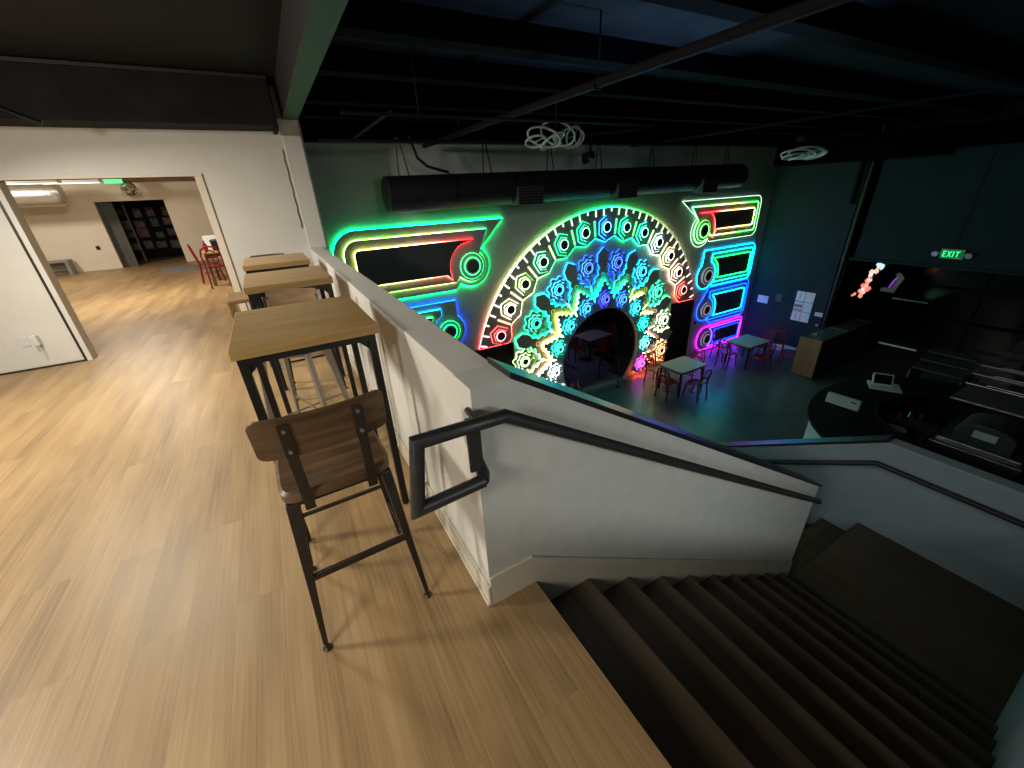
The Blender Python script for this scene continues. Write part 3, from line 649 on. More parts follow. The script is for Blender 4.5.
MB().tube([(.01,.30,0),(.01,-.26,1.02)],.012,6).build('stem',M['plated'],orn)
b=MB(); b.prism([(0,0),(.30,.0),(.42,.42),(.30,.55),(.2,.5),(.30,.4),(.22,.12),(0,.1)],lambda u,v,d:(d,4.66-u+.0,-1.36+v),14.60,14.63); tag(b.build('hook_sign',M['plate']),'grey hook-shaped sign hanging right of the lit ornament','sign')
b=MB(); b.tube([(14.7,4.52,-1.25),(14.7,4.46,-1.05),(14.7,4.38,-.9)],.022,6,False,[(.45,.1,1)]*3); tag(b.build('purple_lamp',M.setdefault('led_orn2',led('purple_tube',.5))),'short dim purple tube light beside the hook-shaped sign','lamp')

# ------------------------------------------------------------------ bar island
bar=thing('bar_island','black rounded bar island with white end panels beyond the guard wall','bar',(9.6,0,ZF))
def race(x0,x1,ye,ry,z_n=18,yb=-3.5):
    xc,rx=(x0+x1)/2,(x1-x0)/2
    return [(x0,yb)]+[(xc+rx*cos(PI-PI*i/z_n),ye-ry+ry*sin(PI*i/z_n)) for i in range(z_n+1)]+[(x1,yb)]
out=race(7.15,11.75,3.35,1.7); inn=race(8.45,10.72,2.42,1.0)
lw=lambda u,v,d:(u-9.6,v,d)
H_=1.06
MB().prism(out+inn[::-1],lw,H_-.05,H_).build('counter_top',M['dark'],bar,bevel=.008)
o2=race(7.30,11.6,3.22,1.6); i2=race(8.40,10.77,2.47,1.05)
MB().prism(o2+i2[::-1],lw,.0,H_-.05).build('bar_body',M['dark'],bar)
MB().tube([lw(u,v,H_+.0) for u,v in inn],.02,8).build('inner_edge_rail',M['pipegrey'],bar,smooth=True)
# lit white front panels
wp=[p for p in race(7.27,11.63,3.25,1.62)][1:9]; wq=[p for p in race(7.25,11.65,3.27,1.64)][1:9]
MB().prism(wp+wq[::-1],lw,.05,H_-.06).build('white_front_panel',mat('white_bar_front',(.62,.70,.74),.5,var=.03),bar)
# things on and behind the bar
t=thing('menu_holder','long white box standing on the near end of the bar','box',(8.83,2.78,ZF+H_+.001),rad(3))
MB().box((-.04,-.27,0),(.04,.27,.2)).build('box_body',M['pale'],t,bevel=.006); MB().box((-.043,-.22,.14),(-.04,-.12,.16)).build('label_mark',M['dark'],t)
t=thing('till_terminal','small white till terminal with tilted black screen on the bar','till',(10.35,2.72,ZF+H_+.001),rad(-62))
MB().box((-.22,-.20,0),(.30,.22,.03)).build('base_plate',M['pale'],t,bevel=.01)
MB().cbox((-.02,.02,.16),(.34,.04,.26),Matrix.Rotation(rad(-38),3,'X')).build('screen_body',M['pale'],t,bevel=.012)
MB().cbox((-.02,.0025,.1735),(.28,.01,.2),Matrix.Rotation(rad(-38),3,'X')).build('screen',M['darkglass'],t)
MB().bar((0,.05,.0),(0,.06,.14),.1,.04).build('stand',M['pale'],t)
# under-bar equipment inside the island
ZB=ZF+.86
t=thing('ice_bin','stainless under-bar unit with domed black ice bin hood','ice bin',(9.95,1.0,ZF))
MB().box((-.75,-.55,0),(.75,.55,.84)).build('steel_body',M['stainless'],t,bevel=.01)
hd=[(-.36,0)]+[(-.36+.36*(1-cos(PI/2*i/6)),.22+.18*sin(PI/2*i/6)) for i in range(7)]+[(.36-.36*(1-cos(PI/2*(6-i)/6)),.22+.18*sin(PI/2*(6-i)/6)) for i in range(7)]+[(.36,0)]
MB().prism(hd,lambda u,v,d:(d-.0,-u*1.0,v+.84),-.45,.25).build('hood',M['plated'],t,bevel=.02)
MB().box((-.456,-.14,1.0),(-.45,.14,1.13)).build('white_label',M['pale'],t)
MB().box((-.58,-.5,.84),(-.47,.5,.88)).build('speed_rail',M['stainless'],t,bevel=.01)
t=thing('glass_washer','dark under-bar sink unit next to the ice bin','sink',(9.4,1.95,ZF))
MB().box((-.5,-.35,0),(.55,.35,.80)).build('sink_body',M['plated'],t,bevel=.01); MB().box((-.4,-.28,.8),(.1,.28,.81)).build('basin',M['dark'],t); MB().tube([(.2,0,.8),(.2,0,1.05),(.05,0,1.1),(.0,0,1.02)],.015,8).build('tap',M['stainless'],t,smooth=True)
t=thing('round_tray','round pale tray resting on the sink unit','tray',(9.12,2.0,ZF+.812))
MB().lathe([(.13,0),(.17,.02),(.17,.03),(.12,.015)],n=24).build('tray_dish',mat('dull_pale_tray',(.6,.56,.54),.5),t,smooth=True)
MB().tube([(.17*cos(a),.17*sin(a),.03) for a in [i*PI/12 for i in range(24)]],.007,6,True).build('rim',M['stainless'],t)
for k,(x,y) in enumerate(((9.72,2.12),(9.95,1.88))):
    t=thing('drinking_glass','small glass tumbler on the sink unit, '+['left one','right one'][k],'glass',(x-.05,y,ZF+.812),0,'tumblers by the sink')
    MB().lathe([(.03,0),(.04,.12),(.037,.12),(.027,.01)],n=14).build('tumbler',M['stainless'],t,smooth=True)
t=thing('drain_rack','wide slatted stainless drain board on the far bar top','drain board',(11.26,1.05,ZF+H_+.001))
MB().box((-.45,-.75,0),(.45,.75,.02)).build('drip_pan',M['stainless'],t,bevel=.004)
sl=MB()
for j in range(16): sl.box((-.44+j*.057,-.74,.02),(-.41+j*.057,.74,.05))
sl.build('slats',M['stainless'],t)
# tiered bottle shelves behind the bar
for k,(x,y0,y1,lab,mm) in enumerate(((12.75,1.95,2.85,'low dark tiered shelf unit behind the bar, left one','pipegrey'),(12.5,.2,1.88,'steel-edged tiered shelf unit behind the bar, right one','stainless'))):
    t=thing('tiered_shelf',lab,'shelf',(x,y0,ZF),0,'back bar shelves')
    for j,z in enumerate((1.05,1.18,1.30)):
        MB().box((-.6+j*.3,.041,z-.03),(-.3+j*.3,y1-y0-.041,z)).build('shelf_board',M['plated'],t)
        MB().tube([(-.6+j*.3,0,z+.02),(-.6+j*.3,y1-y0,z+.02)],.012,8).build('edge_rail',M[mm],t,smooth=True)
        if k: MB().tube([(-.5+j*.3,.1,z+.03),(-.5+j*.3,y1-y0-.3,z+.03)],.010,8).build('edge_rail',M[mm],t,smooth=True)
    MB().box((-.6,0,0),(.3,.04,.97)).build('side_frame',M['plated'],t); MB().box((-.6,y1-y0-.04,0),(.3,y1-y0,.97)).build('side_frame',M['plated'],t)
b=MB(); b.box((15.6,-.6,ZF),(16.3,1.7,ZF+1.9)); b.box((15.55,-.65,ZF+1.9),(16.35,1.75,ZF+1.95)); tag(b.build('back_bar_cooler',M['dark'],bevel=.01),'large dark cooler cabinet deep in the recess behind the bar','cooler')

# ------------------------------------------------------------------ lower tables and red chairs
def low_table():
    t=thing('square_table','','table')
    MB().box((-.5,-.38,.69),(.5,.38,.73)).build('table_top',M['ltop'],t,bevel=.006)
    MB().box((-.46,-.34,.64),(.46,-.31,.69)).box((-.46,.31,.64),(.46,.34,.69)).box((-.46,-.31,.64),(-.43,.31,.69)).box((.43,-.31,.64),(.46,.31,.69)).build('apron',M['tsteel'],t)
    for sx in (-1,1):
        for sy in (-1,1):
            l=MB().bar((sx*.44,sy*.32,.69),(sx*.45,sy*.33,0),.042).build('leg',M['tsteel'],t)
    return t
lt0=low_table(); lt0.location=(8.77,6.37,ZF); lt0['label']='square pale-topped table beside the right doorway, red chairs around it'; lt0['group']='square tables on the lower floor'
dup(lt0,(11.78,6.44,ZF),0,'square table in front of the magenta panel, red chairs around it')
dup(lt0,(8.47,9.7,ZF),rad(5),'square table seen through the round opening')
def red_chair():
    t=thing('red_chair','','chair')
    sp=[(.19*(abs(cos(a))**.7)*(1 if cos(a)>0 else -1)*1.02,.19*(abs(sin(a))**.7)*(1 if sin(a)>0 else -1)) for a in [2*PI*i/28 for i in range(28)]]
    MB().prism(sp,lambda u,v,d:(u,v,d),.435,.46).build('seat',M['red'],t,bevel=.008)
    # back hoop runs down into the rear legs
    hoop=[(-.185,.24,0),(-.175,.19,.44),(-.185,.24,.70),(-.15,.265,.83),(-.07,.275,.875),(0,.277,.885),(.07,.275,.875),(.15,.265,.83),(.185,.24,.70),(.175,.19,.44),(.185,.24,0)]
    MB().tube(hoop,.018,8).build('back_hoop',M['red'],t,smooth=True)
    MB().tube([(-.09,.195,.45),(-.105,.235,.65),(-.07,.26,.77),(0,.268,.81),(.07,.26,.77),(.105,.235,.65),(.09,.195,.45)],.013,8).build('inner_hoop',M['red'],t,smooth=True)
    MB().bar((-.1,.235,.66),(.1,.235,.66),.012,.05).build('back_slat',M['red'],t)
    for s in (-1,1): MB().tube([(s*.16,-.15,.44),(s*.19,-.21,0)],[.02,.015],8).build('leg',M['red'],t,smooth=True)
    MB().tube([(.14*cos(a)*1.15,.16*sin(a),.22) for a in [2*PI*i/20 for i in range(20)]],.008,6,True).build('stretcher_ring',M['red'],t,smooth=True)
    return t
rc=red_chair(); first=True
def put(x,y,deg,label,group):
    global first
    if first:
        first=False; rc.location=(x,y,ZF); rc.rotation_euler=(0,0,rad(deg)); rc['label']=label; rc['group']=group; return rc
    return dup(rc,(x,y,ZF),rad(deg),label,group)
g1='red chairs at the table by the right doorway'; g2='red chairs at the table before the magenta panel'; g3='red chairs beyond the round opening'
put(8.12,6.25,90,'red metal chair left of the table by the right doorway',g1)
put(8.62,5.80,180,'red metal chair nearest the stairs at the table by the right doorway',g1)
put(8.45,6.95,0,'red metal chair against the gears behind the table by the doorway',g1)
put(9.42,6.55,-90,'red metal chair far right of the doorway table, only its hoop showing',g1)
put(11.12,6.60,90,'red metal chair left of the table before the magenta panel',g2)
put(11.55,5.86,180,'red metal chair nearest the stairs at the table before the magenta panel',g2)
put(11.5,7.05,0,'red metal chair between the magenta panel and its table',g2)
put(12.42,6.35,-90,'red metal chair far right of the table before the magenta panel',g2)
put(12.55,5.6,215,'lone red chair half behind the tan-ended counter',g2)
put(13.1,6.25,-60,'red chair by the white skirting heater',g2)
put(7.80,9.65,90,'red chair on the left of the table inside the round opening',g3)
put(9.10,9.75,-90,'red chair on the right of the table inside the round opening',g3)
put(8.3,9.10,180,'red chair on the near side of the table inside the round opening',g3)
put(8.6,10.3,0,'red chair at the back of the table inside the round opening',g3)
put(5.62,6.68,20,'red chair with its hoop peeking over the stair wall',g3)
# handrails at the round opening
for k,(x,ya,yb,lab) in enumerate(((6.05,7.45,8.3,'left black guard rail at the round opening'),(7.47,7.42,8.2,'right black guard rail at the round opening'))):
    t=thing('guard_rail',lab,'rail',(x,ya,ZF),0,'rails at the round opening')
    MB().tube([(0,0,0),(0,0,.87),(0,yb-ya,.87),(0,yb-ya,0)],.018,8).build('rail_pipe',M['blackpipe'],t)
    MB().tube([(0,0,.45),(0,yb-ya,.45)],.012,8).build('mid_rail',M['blackpipe'],t)
    MB().box((-.05,-.05,0),(.05,.05,.012)).box((-.05,yb-ya-.05,0),(.05,yb-ya+.05,.012)).build('foot_plate',M['blackpipe'],t)

# ------------------------------------------------------------------ stair handrails
hr=thing('stair_handrail','charcoal pipe handrail with a square return loop on the stair wall','handrail',(.17,Y0-.085,.72))
o=Vector(hr.location); yr=Y0-.085
zr=lambda x: .977-max(0,x-.52)*.617
R_=lambda *p:Vector(p)-o
MB().tube([R_(.425,yr+.0,.752),R_(.188,yr,.738),R_(.222,yr,.984),R_(.52,yr,.977),R_(3.45,yr,zr(3.45))],.0235,14).build('rail_pipe',M['rail'],hr,smooth=True)
MB().tube([R_(.42,yr,.752),R_(.438,yr+.03,.755),R_(.442,Y0,.775)],.023,12).build('return_elbow',M['rail'],hr,smooth=True)
MB().box(R_(.395,Y0-.05,.77),R_(.445,Y0-.038,.985)).build('flat_bar',M['rail'],hr,bevel=.003)
MB().tube([R_(.42,yr,.99),R_(.425,Y0,.99)],.012,8).build('bracket',M['rail'],hr)
for x in (1.35,2.3,3.3): MB().tube([R_(x,yr,zr(x)-.01),R_(x,Y0,zr(x)-.01)],.009,8).build('bracket',M['rail'],hr,smooth=True)
gr=thing('guard_handrail','charcoal pipe handrail on the far landing wall, bending down the second flight','handrail',(XG-.07,1.1,-1.105))
MB().tube([(0,-1.4,0),(0,0,0),(0,2.7,-2.7*.616)],.028,12).build('rail_pipe',M['rail'],gr,smooth=True)
for y in (-.9,-.1,1.0,2.2): 
    z=0 if y<0 else -y*.616
    MB().tube([(0,y,z-.012),(.07,y,z-.012)],.008,8).build('bracket',M['rail'],gr,smooth=True)

# ------------------------------------------------------------------ bar-height tables
def bar_table():
    t=thing('bar_table','','table')
    MB().box((-.302,-.375,1.062),(.302,.375,1.112)).build('table_top',M['ttop'],t,bevel=.005)
    for s in (-1,1):
        for q in (-1,1):
            MB().bar((s*.268,q*.34,1.03),(s*.268,q*.34,0.012),.036).build('leg',M['tsteel'],t,bevel=.002)
            MB().lathe([(.014,0),(.016,.012)],(s*.268,q*.34,0),10).build('foot',M['tsteel'],t)
    a=MB()
    for q in (-1,1): a.box((-.286,q*.34-.018,1.03),(.286,q*.34+.018,1.062))
    for s in (-1,1): a.box((s*.268-.018,-.322,1.03),(s*.268+.018,.322,1.062))
    a.build('frame',M['tsteel'],t)
    for s in (-1,1):
        MB().prism([(0,0),(.045,0),(0,-.045)],lambda u,v,d:(s*(.25-u),d-.34,1.03+v),-.004,.004).build('gusset',M['tsteel'],t)
    return t
bt=bar_table(); bt.location=(.028,2.28,0); bt.rotation_euler=(0,0,rad(.5)); bt['label']='nearest tall oak-topped bar table with black legs beside the half wall'; bt['group']='bar tables along the half wall'
dup(bt,(.03,3.82,0),rad(1),'middle tall oak-topped bar table along the half wall')
dup(bt,(-.015,5.15,0),rad(.5),'farthest tall oak-topped bar table, close to the white wall')

# industrial stool in front
def ind_stool(label,loc,rz,wood_m='darkwood',met='steel'):
    t=thing('bar_stool',label,'bar stool',loc,rz,'bar stools at the tall tables')
    # local: faces +y, seat centre at origin
    sw,sd=.195,.185
    P=[]
    for i in range(36):
        a=2*PI*i/36; e=.32; P.append((sw*math.copysign(abs(cos(a))**e,cos(a)),sd*math.copysign(abs(sin(a))**e,sin(a))))
    sm=MB(); nn=len(P)
    vs=[(x,y,.70) for x,y in P]+[(x*1.0,y,.728) for x,y in P]+[(x*.94,y*.94,.738) for x,y in P]+[(x*.5,y*.5-.01,.728) for x,y in P]
    fs=[tuple(range(nn))[::-1],tuple(range(3*nn,4*nn))]
    for k in range(3):
        for i in range(nn):
            j=(i+1)%nn; fs.append((k*nn+i,k*nn+j,(k+1)*nn+j,(k+1)*nn+i))
    sm.add(vs,fs); sm.build('seat',M[wood_m],t,smooth=True)
    MB().box((-.17,-.16,.672),(.17,-.135,.70)).box((-.17,.135,.672),(.17,.16,.70)).box((-.17,-.135,.672),(-.145,.135,.70)).box((.145,-.135,.672),(.17,.135,.70)).build('seat_frame',M[met],t)
    # curved back panel
    bk=MB(); n=44; vs=[]
    for i in range(n+1):
        x=-.205*cos(PI*i/n); c=.035*(1-(x/.205)**2)
        e=max(0,(abs(x)-.175)/.03); rz_=.022*(1-math.sqrt(max(0,1-e*e))) if e>0 else 0
        y0=-.195-c
        vs += [(x,y0-.0,.905+rz_),(x,y0+.016,.905+rz_),(x,y0-.022+.016,1.055-rz_),(x,y0-.022,1.055-rz_)]
    fs=[(0,1,2,3),(4*n+3,4*n+2,4*n+1,4*n)]
    for i in range(n):
        for j in range(4): fs.append((4*i+j,4*i+4+j,4*i+4+(j+1)%4,4*i+(j+1)%4))
    bk.add(vs,fs); bk.build('backrest',M[wood_m],t,smooth=True)
    for s in (-1,1):
        x=s*.11
        sp=MB().bar((x,-.178,.655),(x*1.0,-.232,.92),.034,.006,up=(0,1,0)).bar((x,-.232,.92),(x,-.246,1.035),.034,.006,up=(0,1,0)).build('back_strap',M[met],t,bevel=.001)
        for z,yy in ((.935,-.236),(1.015,-.245)):
            MB().tube([(x,yy-.002,z),(x,yy-.010,z)],[.008,.006],10).build('bolt',M['bolt'],sp,smooth=True)
        MB().box((x-.017,-.178,.668),(x+.017,-.12,.674)).build('strap_foot',M[met],sp)
    for sx in (-1,1):
        for sy in (-1,1):
            top=Vector((sx*.165,sy*.155,.69)); bot=Vector((sx*.215,sy*.225,.035))
            l=MB().bar(top,bot,.040,.034,up=(0,1,0),w2=.018,h2=.018).build('leg',M[met],t,bevel=.003)
            MB().tube([bot+Vector((0,0,.02)),bot-Vector((0,0,.02))],.006,8).lathe([(.016,0),(.018,.006),(.010,.014)],(bot.x,bot.y,0),12).build('levelling_foot',M[met],l,smooth=True)
    k=lambda z,sx,sy:(sx*(.165+.05*(.69-z)/.655),sy*(.155+.07*(.69-z)/.655),z)
    MB().bar(k(.357,-1,-1),k(.357,1,-1),.022,.022).build('footrest_bar',M[met],t,bevel=.003)
    MB().bar(k(.36,-1,1),k(.36,1,1),.014,.014).build('footrest_bar',M[met],t)
    for s in (-1,1): MB().bar(k(.25,s,-1),k(.25,s,1),.014,.014).build('side_bar',M[met],t)
    return t
ind_stool('front bar stool with dark wooden back and bolted metal straps, nearest the camera',(-.012,1.505,0),rad(1.5))
ind_stool('dark-framed bar stool tucked under the far side of the middle tall table',(.05,4.07,0),rad(180))
ind_stool('bar stool behind the farthest tall table, only the top of its back showing',(-.095,6.1,0),rad(180))
# grey tapered-leg stool between the first two tables
t=thing('bar_stool','grey metal bar stool with wooden back between the nearest and middle tall tables','bar stool',(-.06,3.02,0),rad(180-25),'bar stools at the tall tables')
MB().prism([(.17*math.copysign(abs(cos(a))**.35,cos(a)),.17*math.copysign(abs(sin(a))**.35,sin(a))) for a in [2*PI*i/32 for i in range(32)]],lambda u,v,d:(u,v,d),.725,.76).build('seat',M['greysteel'],t,bevel=.006)
for sx in (-1,1):
    for sy in (-1,1):
        l=MB().bar((sx*.15,sy*.15,.74),(sx*.215,sy*.215,.012),.055,.03,up=(sx,-sy,0),w2=.03,h2=.02).build('leg',M['greysteel'],t,bevel=.004)
        MB().lathe([(.016,0),(.018,.012)],(sx*.213,sy*.213,0),10).build('foot',M['tsteel'],l)
MB().bar((-.19,-.19,.28),(.19,.19,.28),.01).bar((-.19,.19,.292),(.19,-.19,.292),.01).build('cross_brace',M['greysteel'],t)
bk=MB(); n=12; vs=[]
for i in range(n+1):
    x=-.17+.34*i/n; c=.03*(1-(x/.17)**2); y=-.19-c; vs += [(x,y,.93),(x,y+.014,.93),(x,y-.006,1.10),(x,y-.02,1.10)]
fs=[(0,1,2,3),(4*n+3,4*n+2,4*n+1,4*n)]
for i in range(n):
    for j in range(4): fs.append((4*i+j,4*i+4+j,4*i+4+(j+1)%4,4*i+(j+1)%4))
bk.add(vs,fs).build('backrest',M['midwood'],t,smooth=True)
for s in (-1,1): MB().tube([(s*.14,-.15,.74),(s*.16,-.2,.9),(s*.165,-.2,1.06)],.009,8).build('back_post',M['tsteel'],t,smooth=True)
# backless wooden stool at the left
t=thing('wooden_stool','narrow backless oak stool standing left of the middle tall table','stool',(-.45,5.18,0),rad(2),'bar stools at the tall tables')
MB().box((-.115,-.25,.735),(.115,.25,.775)).build('seat',M['midwood'],t,bevel=.01)
for sx in (-1,1):
    for sy in (-1,1): MB().bar((sx*.09,sy*.215,.74),(sx*.09,sy*.222,0),.04,.04,w2=.034,h2=.034).build('leg',M['midwood'],t,bevel=.004)
MB().bar((-.09,-.215,.25),(.09,-.215,.25),.025).build('stretcher',M['midwood'],t); MB().bar((-.09,.215,.25),(.09,.215,.25),.025).build('stretcher',M['midwood'],t)

# wall bits on the upper level
t=thing('wall_outlet','white wall outlet low on the white wall left of the opening','outlet',(-2.78,YW,.34))
MB().box((-.04,-.008,-.06),(.04,0,.06)).build('cover_plate',M['ringwhite'],t,bevel=.003)
for z in (-.022,.022): MB().box((-.016,-.011,z-.013),(.016,-.008,z+.013)).build('socket',M['pale'],t,bevel=.002)
t=thing('plug_adapter','white plug pushed into the outlet left of the opening','plug',(-2.70,YW-.008,.33))
MB().box((-.0,-.05,-.05),(.05,0,.07)).build('plug_body',M['ringwhite'],t,bevel=.006); MB().tube([(.03,-.03,-.05),(.03,-.02,-.2)],.006,6).build('cord',M['ringwhite'],t)
b=MB(); b.tube([(.415+.006*sin(i*2.1),YW-.01,2.28-i*.068) for i in range(15)],.006,6); tag(b.build('wall_cable',M['steel'],smooth=True),'dark ragged cable running down the white wall beside the post','cable')
b=MB(); b.box((JR-.028,YW+.02,1.60),(JR-.035,YW+.06,1.72)); tag(b.build('door_latch',M['steel']),'small dark latch on the right jamb of the wide opening','latch')
b=MB(); b.box((.52,YW-.022,2.44),(.58,YW-.02,2.50)); 
# ------------------------------------------------------------------ far room
YB=17.9
fl=(-4.41,-2.70); fz=1.95
b=MB(); b.prism([(-9,0),(fl[0],0),(fl[0],fz),(fl[1],fz),(fl[1],0),(3,0),(3,3.1),(-9,3.1)],lambda u,v,d:(u,d,v),YB,YB+.15)
struct('wall_back',b,M['white2'],'cream back wall of the far room with the dark doorway')
b=MB(); b.box((X1,YW+.14,0),(X1+.1,YB,3.1)); b.box((X1,YB,0),(3,22,3.1)); struct('wall_right_far',b,M['white2'],'cream side wall of the far room')
b=MB(); b.box((-9,YW,2.95),(X1,22,3.05)); struct('ceiling_far',b,M['white2'],'pale ceiling of the far room')
b=MB(); b.box((-3.75,YB-.3,2.47),(.6,YB-.02,2.75)); tag(b.build('timber_beam',M['brownbeam'],bevel=.006),'reddish timber beam along the top of the far room wall','beam')
b=MB(); b.box((-9,20.5,0),(3,20.6,3)); b.box((-6,YB+.15,0),(-5.9,20.5,3)); b.box((-1.5,YB+.15,0),(-1.4,20.5,3)); struct('wall_dark_room',b,M['dark'],'black walls of the space beyond the far doorway')
b=MB(); b.box((-9,YB+.15,2.4),(3,20.5,2.45)); struct('ceiling_dark_room',b,M['dark'],'black ceiling of the space beyond the far doorway')
b=MB(); b.box((-4.45,YB+.25,0),(-4.05,YB+.30,2.1)); tag(b.build('dark_screen_panel',mat('charcoal_panel',(.07,.068,.062),.6)),'charcoal panel inside the left of the far doorway','panel')
b=MB(); b.box((-3.97,YB+.9,0),(-3.93,YB+.94,2.3)); tag(b.build('dark_pole',mat('dull_pole',(.09,.085,.08),.5)),'dull upright post inside the far doorway','post')
# pictures in the dark room
rr=random.Random(11)
k=0
nm=['top','upper','middle','lower','bottom']
for i in range(4):
    for j in range(4):
        t=thing('wall_picture',f'small dim picture through the far doorway, row {["one","two","three","four"][j]} up, column {["one","two","three","four"][i]}','picture',(-4.45+i*.42+rr.uniform(-.05,.05),20.5,.45+j*.4+rr.uniform(-.06,.06)),0,'dim pictures beyond the far doorway')
        w,h=rr.uniform(.10,.17),rr.uniform(.1,.17)
        MB().box((-w,-.02,-h),(w,0,h)).build('frame',M['plated'],t); MB().box((-w+.02,-.024,-h+.02),(w-.02,-.02,h-.02)).build('print',mat('dim_print',(rr.uniform(.10,.28),rr.uniform(.08,.16),rr.uniform(.08,.16)),.6,var=.6,scale=14),t)
# mirror ball
t=thing('mirror_ball','round silver mirror ball hanging near the far doorway','mirror ball',(-3.3,17.2,2.26))
import bmesh
me=bpy.data.meshes.new('ball'); bm=bmesh.new(); bmesh.ops.create_uvsphere(bm,u_segments=20,v_segments=12,radius=.19); bm.to_mesh(me); bm.free(); me.materials.append(mat('mirror_facets',(.6,.58,.55),.08,1,var=.5,scale=9))
o=bpy.data.objects.new('ball',me); C.objects.link(o); o.parent=t
MB().tube([(0,0,.18),(0,0,.69)],.008,6).build('cord',M['tsteel'],t)
# silver duct
t=thing('silver_duct','silver spiral air duct at the upper left of the far room','duct',(-9,16.6,2.16))
rib=[]; rads=[]
for i in range(61):
    rib.append((i*4.15/60,0,0)); rads.append(.28+(.010 if i%2 else 0))
MB().tube(rib,rads,24).build('duct_tube',M['silver'],t,smooth=True)
MB().tube([(4.15,0,0),(4.28,0,0),(4.36,0,0)],[.29,.29,.24],24).build('end_cap',M['silver'],t,smooth=True)
for x in (1,2.8,4.0): MB().tube([(x,0,.28),(x,0,.79)],.01,6).build('hanger_rod',M['tsteel'],t)
# bench
t=thing('wall_bench','low grey bench against the cream wall of the far room','bench',(-5.95,17.55,0))
MB().box((-.9,-.2,.36),(.5,.22,.42)).build('bench_top',M['greybench'],t,bevel=.006)
for x in (-.85,.45): MB().box((x-.04,-.18,0),(x+.04,.2,.36)).build('leg',M['greybench'],t,bevel=.004)
MB().box((-.81,.1,.12),(.41,.14,.36)).build('back_rail',M['greybench'],t)
t=thing('wall_outlet','small dark outlet low on the cream wall left of the far doorway','outlet',(-4.78,YB,.66)); MB().box((-.05,-.012,-.06),(.05,0,.06)).build('cover_plate',M['steel'],t,bevel=.003); MB().box((-.02,-.016,-.025),(.02,-.012,.025)).build('socket',M['dark'],t)
b=MB(); b.box((-3.1,15.2,0),(-1.9,16.6,.012)); tag(b.build('floor_mat',M['mat'],bevel=.004),'grey patterned mat on the far room floor','mat')
# far room exit sign and ceiling lights
t=thing('ceiling_exit_sign','tiny green lit sign under the far room ceiling','sign',(-3.55,17.0,2.40)); MB().box((-.2,-.03,0),(.2,.03,.14)).build('sign_box',emit('green_sign_lit',(.15,1,.35),1.2),t,bevel=.004); MB().tube([(0,0,.14),(0,0,.55)],.01,6).build('stem',M['ringwhite'],t)
for k,(x,y) in enumerate(((-4.6,14.5),(-4.2,16.0))):
    t=thing('ceiling_lamp','flat white ceiling lamp in the far room, '+['left one','right one near the green sign'][k],'ceiling lamp',(x,y,2.38+k*.06),0,'far room ceiling lamps'); MB().box((-.6,-.15,-.05),(.6,.15,.05)).build('housing',M['ringwhite'],t,bevel=.006); MB().tube([(-.4,0,.05),(-.4,0,.55-k*.06)],.006,6).build('drop_wire',M['ringwhite'],t); MB().tube([(.4,0,.05),(.4,0,.55-k*.06)],.006,6).build('drop_wire',M['ringwhite'],t); MB().box((-.56,-.12,-.056),(.56,.12,-.05)).build('diffuser',emit('lamp_diffuser',(1,.93,.8),3),t)
# dining set in the far room
t=thing('dining_table','oak dining table just visible past the right jamb','table',(-1.0,11.95,0))
MB().box((-.42,-.55,.71),(.45,.55,.75)).build('table_top',M['ttop'],t,bevel=.006)
for sx in (-.36,.38):
    for sy in (-.48,.48): MB().bar((sx,sy,.71),(sx,sy,0),.05).build('leg',M['darkwood'],t,bevel=.004)
MB().box((-.36,-.5,.64),(.38,-.47,.71)).box((-.36,.47,.64),(.38,.5,.71)).build('apron',M['darkwood'],t)
for k,(x,y,d,lab) in enumerate(((-1.22,11.38,178,'red chair at the near end of the far room dining table'),(-1.44,12.25,95,'red chair on the left of the far room dining table'))):
    dup(rc,(x,y,0),rad(d),lab,'red chairs in the far room')
t=thing('storage_tub','black tub standing on the dining table past the jamb','tub',(-1.05,11.9,.75)); MB().prism([(-.16,-.22),(.16,-.22),(.16,.22),(-.16,.22)],lambda u,v,d:(u*(1+d*.3),v*(1+d*.3),d),0,.2).build('tub_body',M['tsteel'],t,bevel=.01); MB().box((-.18,-.24,.2),(.18,.24,.22)).build('lid',M['plated'],t,bevel=.006)
t=thing('white_board','white board propped on the dining table behind the black tub','board',(-1.05,12.3,.75)); MB().box((-.35,-.015,0),(.35,.015,.3)).build('board',M['ringwhite'],t,bevel=.003); MB().bar((0,.02,.02),(0,.14,.02),.02).build('prop',M['tsteel'],t)
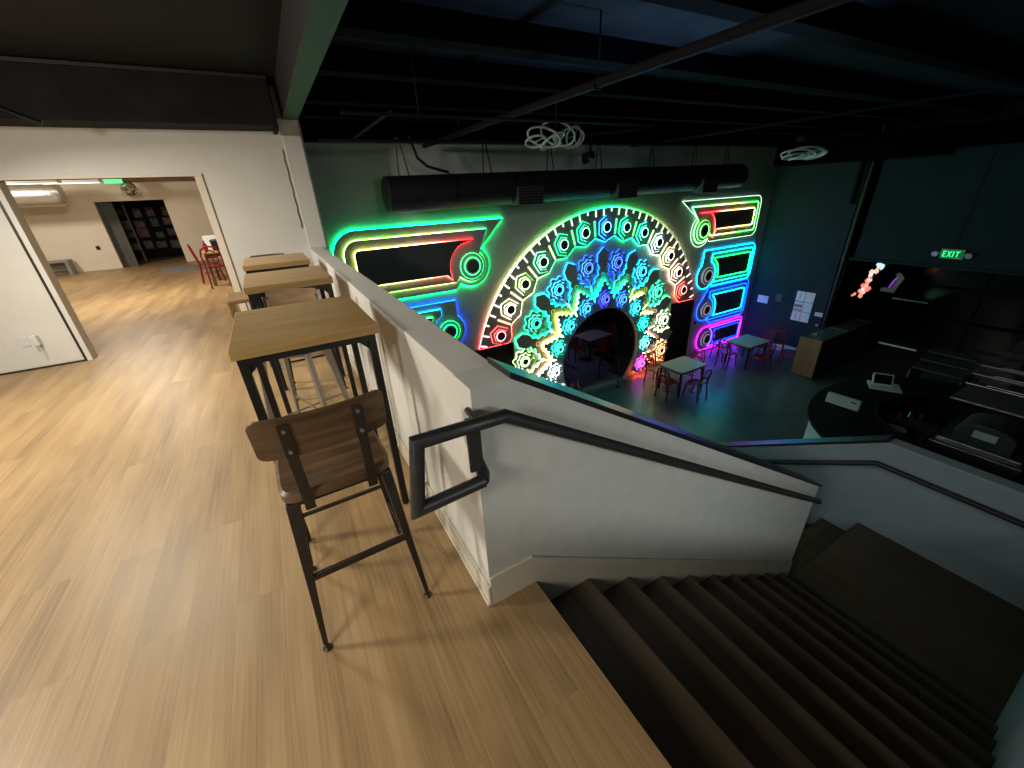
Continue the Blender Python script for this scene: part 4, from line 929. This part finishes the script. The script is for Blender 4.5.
t=thing('soft_drink_bottle','red bottle standing at the left edge of the dining table','bottle',(-1.33,11.6,.75)); MB().lathe([(.035,0),(.04,.02),(.04,.15),(.014,.2),(.014,.24)],n=16).build('bottle_body',M['red'],t,smooth=True); MB().lathe([(.016,.24),(.016,.26)],n=12).build('cap',M['ringwhite'],t)

# ------------------------------------------------------------------ lights
def area(name,loc,target,size,power,col=(1,1,1),spread=None,sy=None):
    l=bpy.data.lights.new(name,'AREA'); l.energy=power; l.color=col; l.size=size
    if sy: l.shape='RECTANGLE'; l.size_y=sy
    if spread: l.spread=rad(spread)
    o=bpy.data.objects.new(name,l); C.objects.link(o); o.location=loc
    o.rotation_euler=(Vector(target)-Vector(loc)).to_track_quat('-Z','Y').to_euler(); return o
WARM=(1,.93,.80)
area('lamp_left',(-3.6,3.2,2.5),(-.6,3.0,0),.5,128,WARM)
area('lamp_back',(-2.6,-.5,2.5),(-1.8,.3,0),1.0,58,WARM,128)
area('lamp_far',(-2.2,5.0,2.75),(-1.5,4.9,0),.5,75,WARM,145)
area('lamp_room',(-2.8,10.5,2.8),(-2.8,11,0),.6,200,(1,.92,.79))
area('lamp_room_left',(-6.0,14.0,2.85),(-5.4,15.5,0),.6,130,(1,.92,.80))
area('lamp_stair',(1.6,-3.6,2.15),(1.9,1.1,.0),.6,17,(.97,1,.93),90)
area('fill_blue',(5.2,3.0,-.2),(3.2,2.95,2.9),.3,19,(.35,.6,1),60)  # added unseen fill in mid-air, no fixture, turns the ceiling bay blue
area('fill_hall',(9.0,3.0,2.4),(9.5,3.4,-3),1.2,.7,(.45,.8,1))  # added unseen fill without fixture, lifts the ambient light of the hall
area('lamp_beyond',(6.0,10.6,.1),(7.9,10.3,-3.4),.8,10,(.6,.45,1),90)

w=bpy.data.worlds.new('night'); bpy.context.scene.world=w; w.use_nodes=True
w.node_tree.nodes['Background'].inputs[0].default_value=(.02,.025,.03,1); w.node_tree.nodes['Background'].inputs[1].default_value=.1
sc=bpy.context.scene
sc.view_settings.view_transform='Standard'; sc.view_settings.look='None'; sc.view_settings.gamma=1; sc.view_settings.use_curve_mapping=False
sc.view_settings.exposure=0
cy=sc.cycles
cy.use_denoising=True; cy.max_bounces=8; cy.diffuse_bounces=4; cy.glossy_bounces=4; cy.sample_clamp_indirect=6
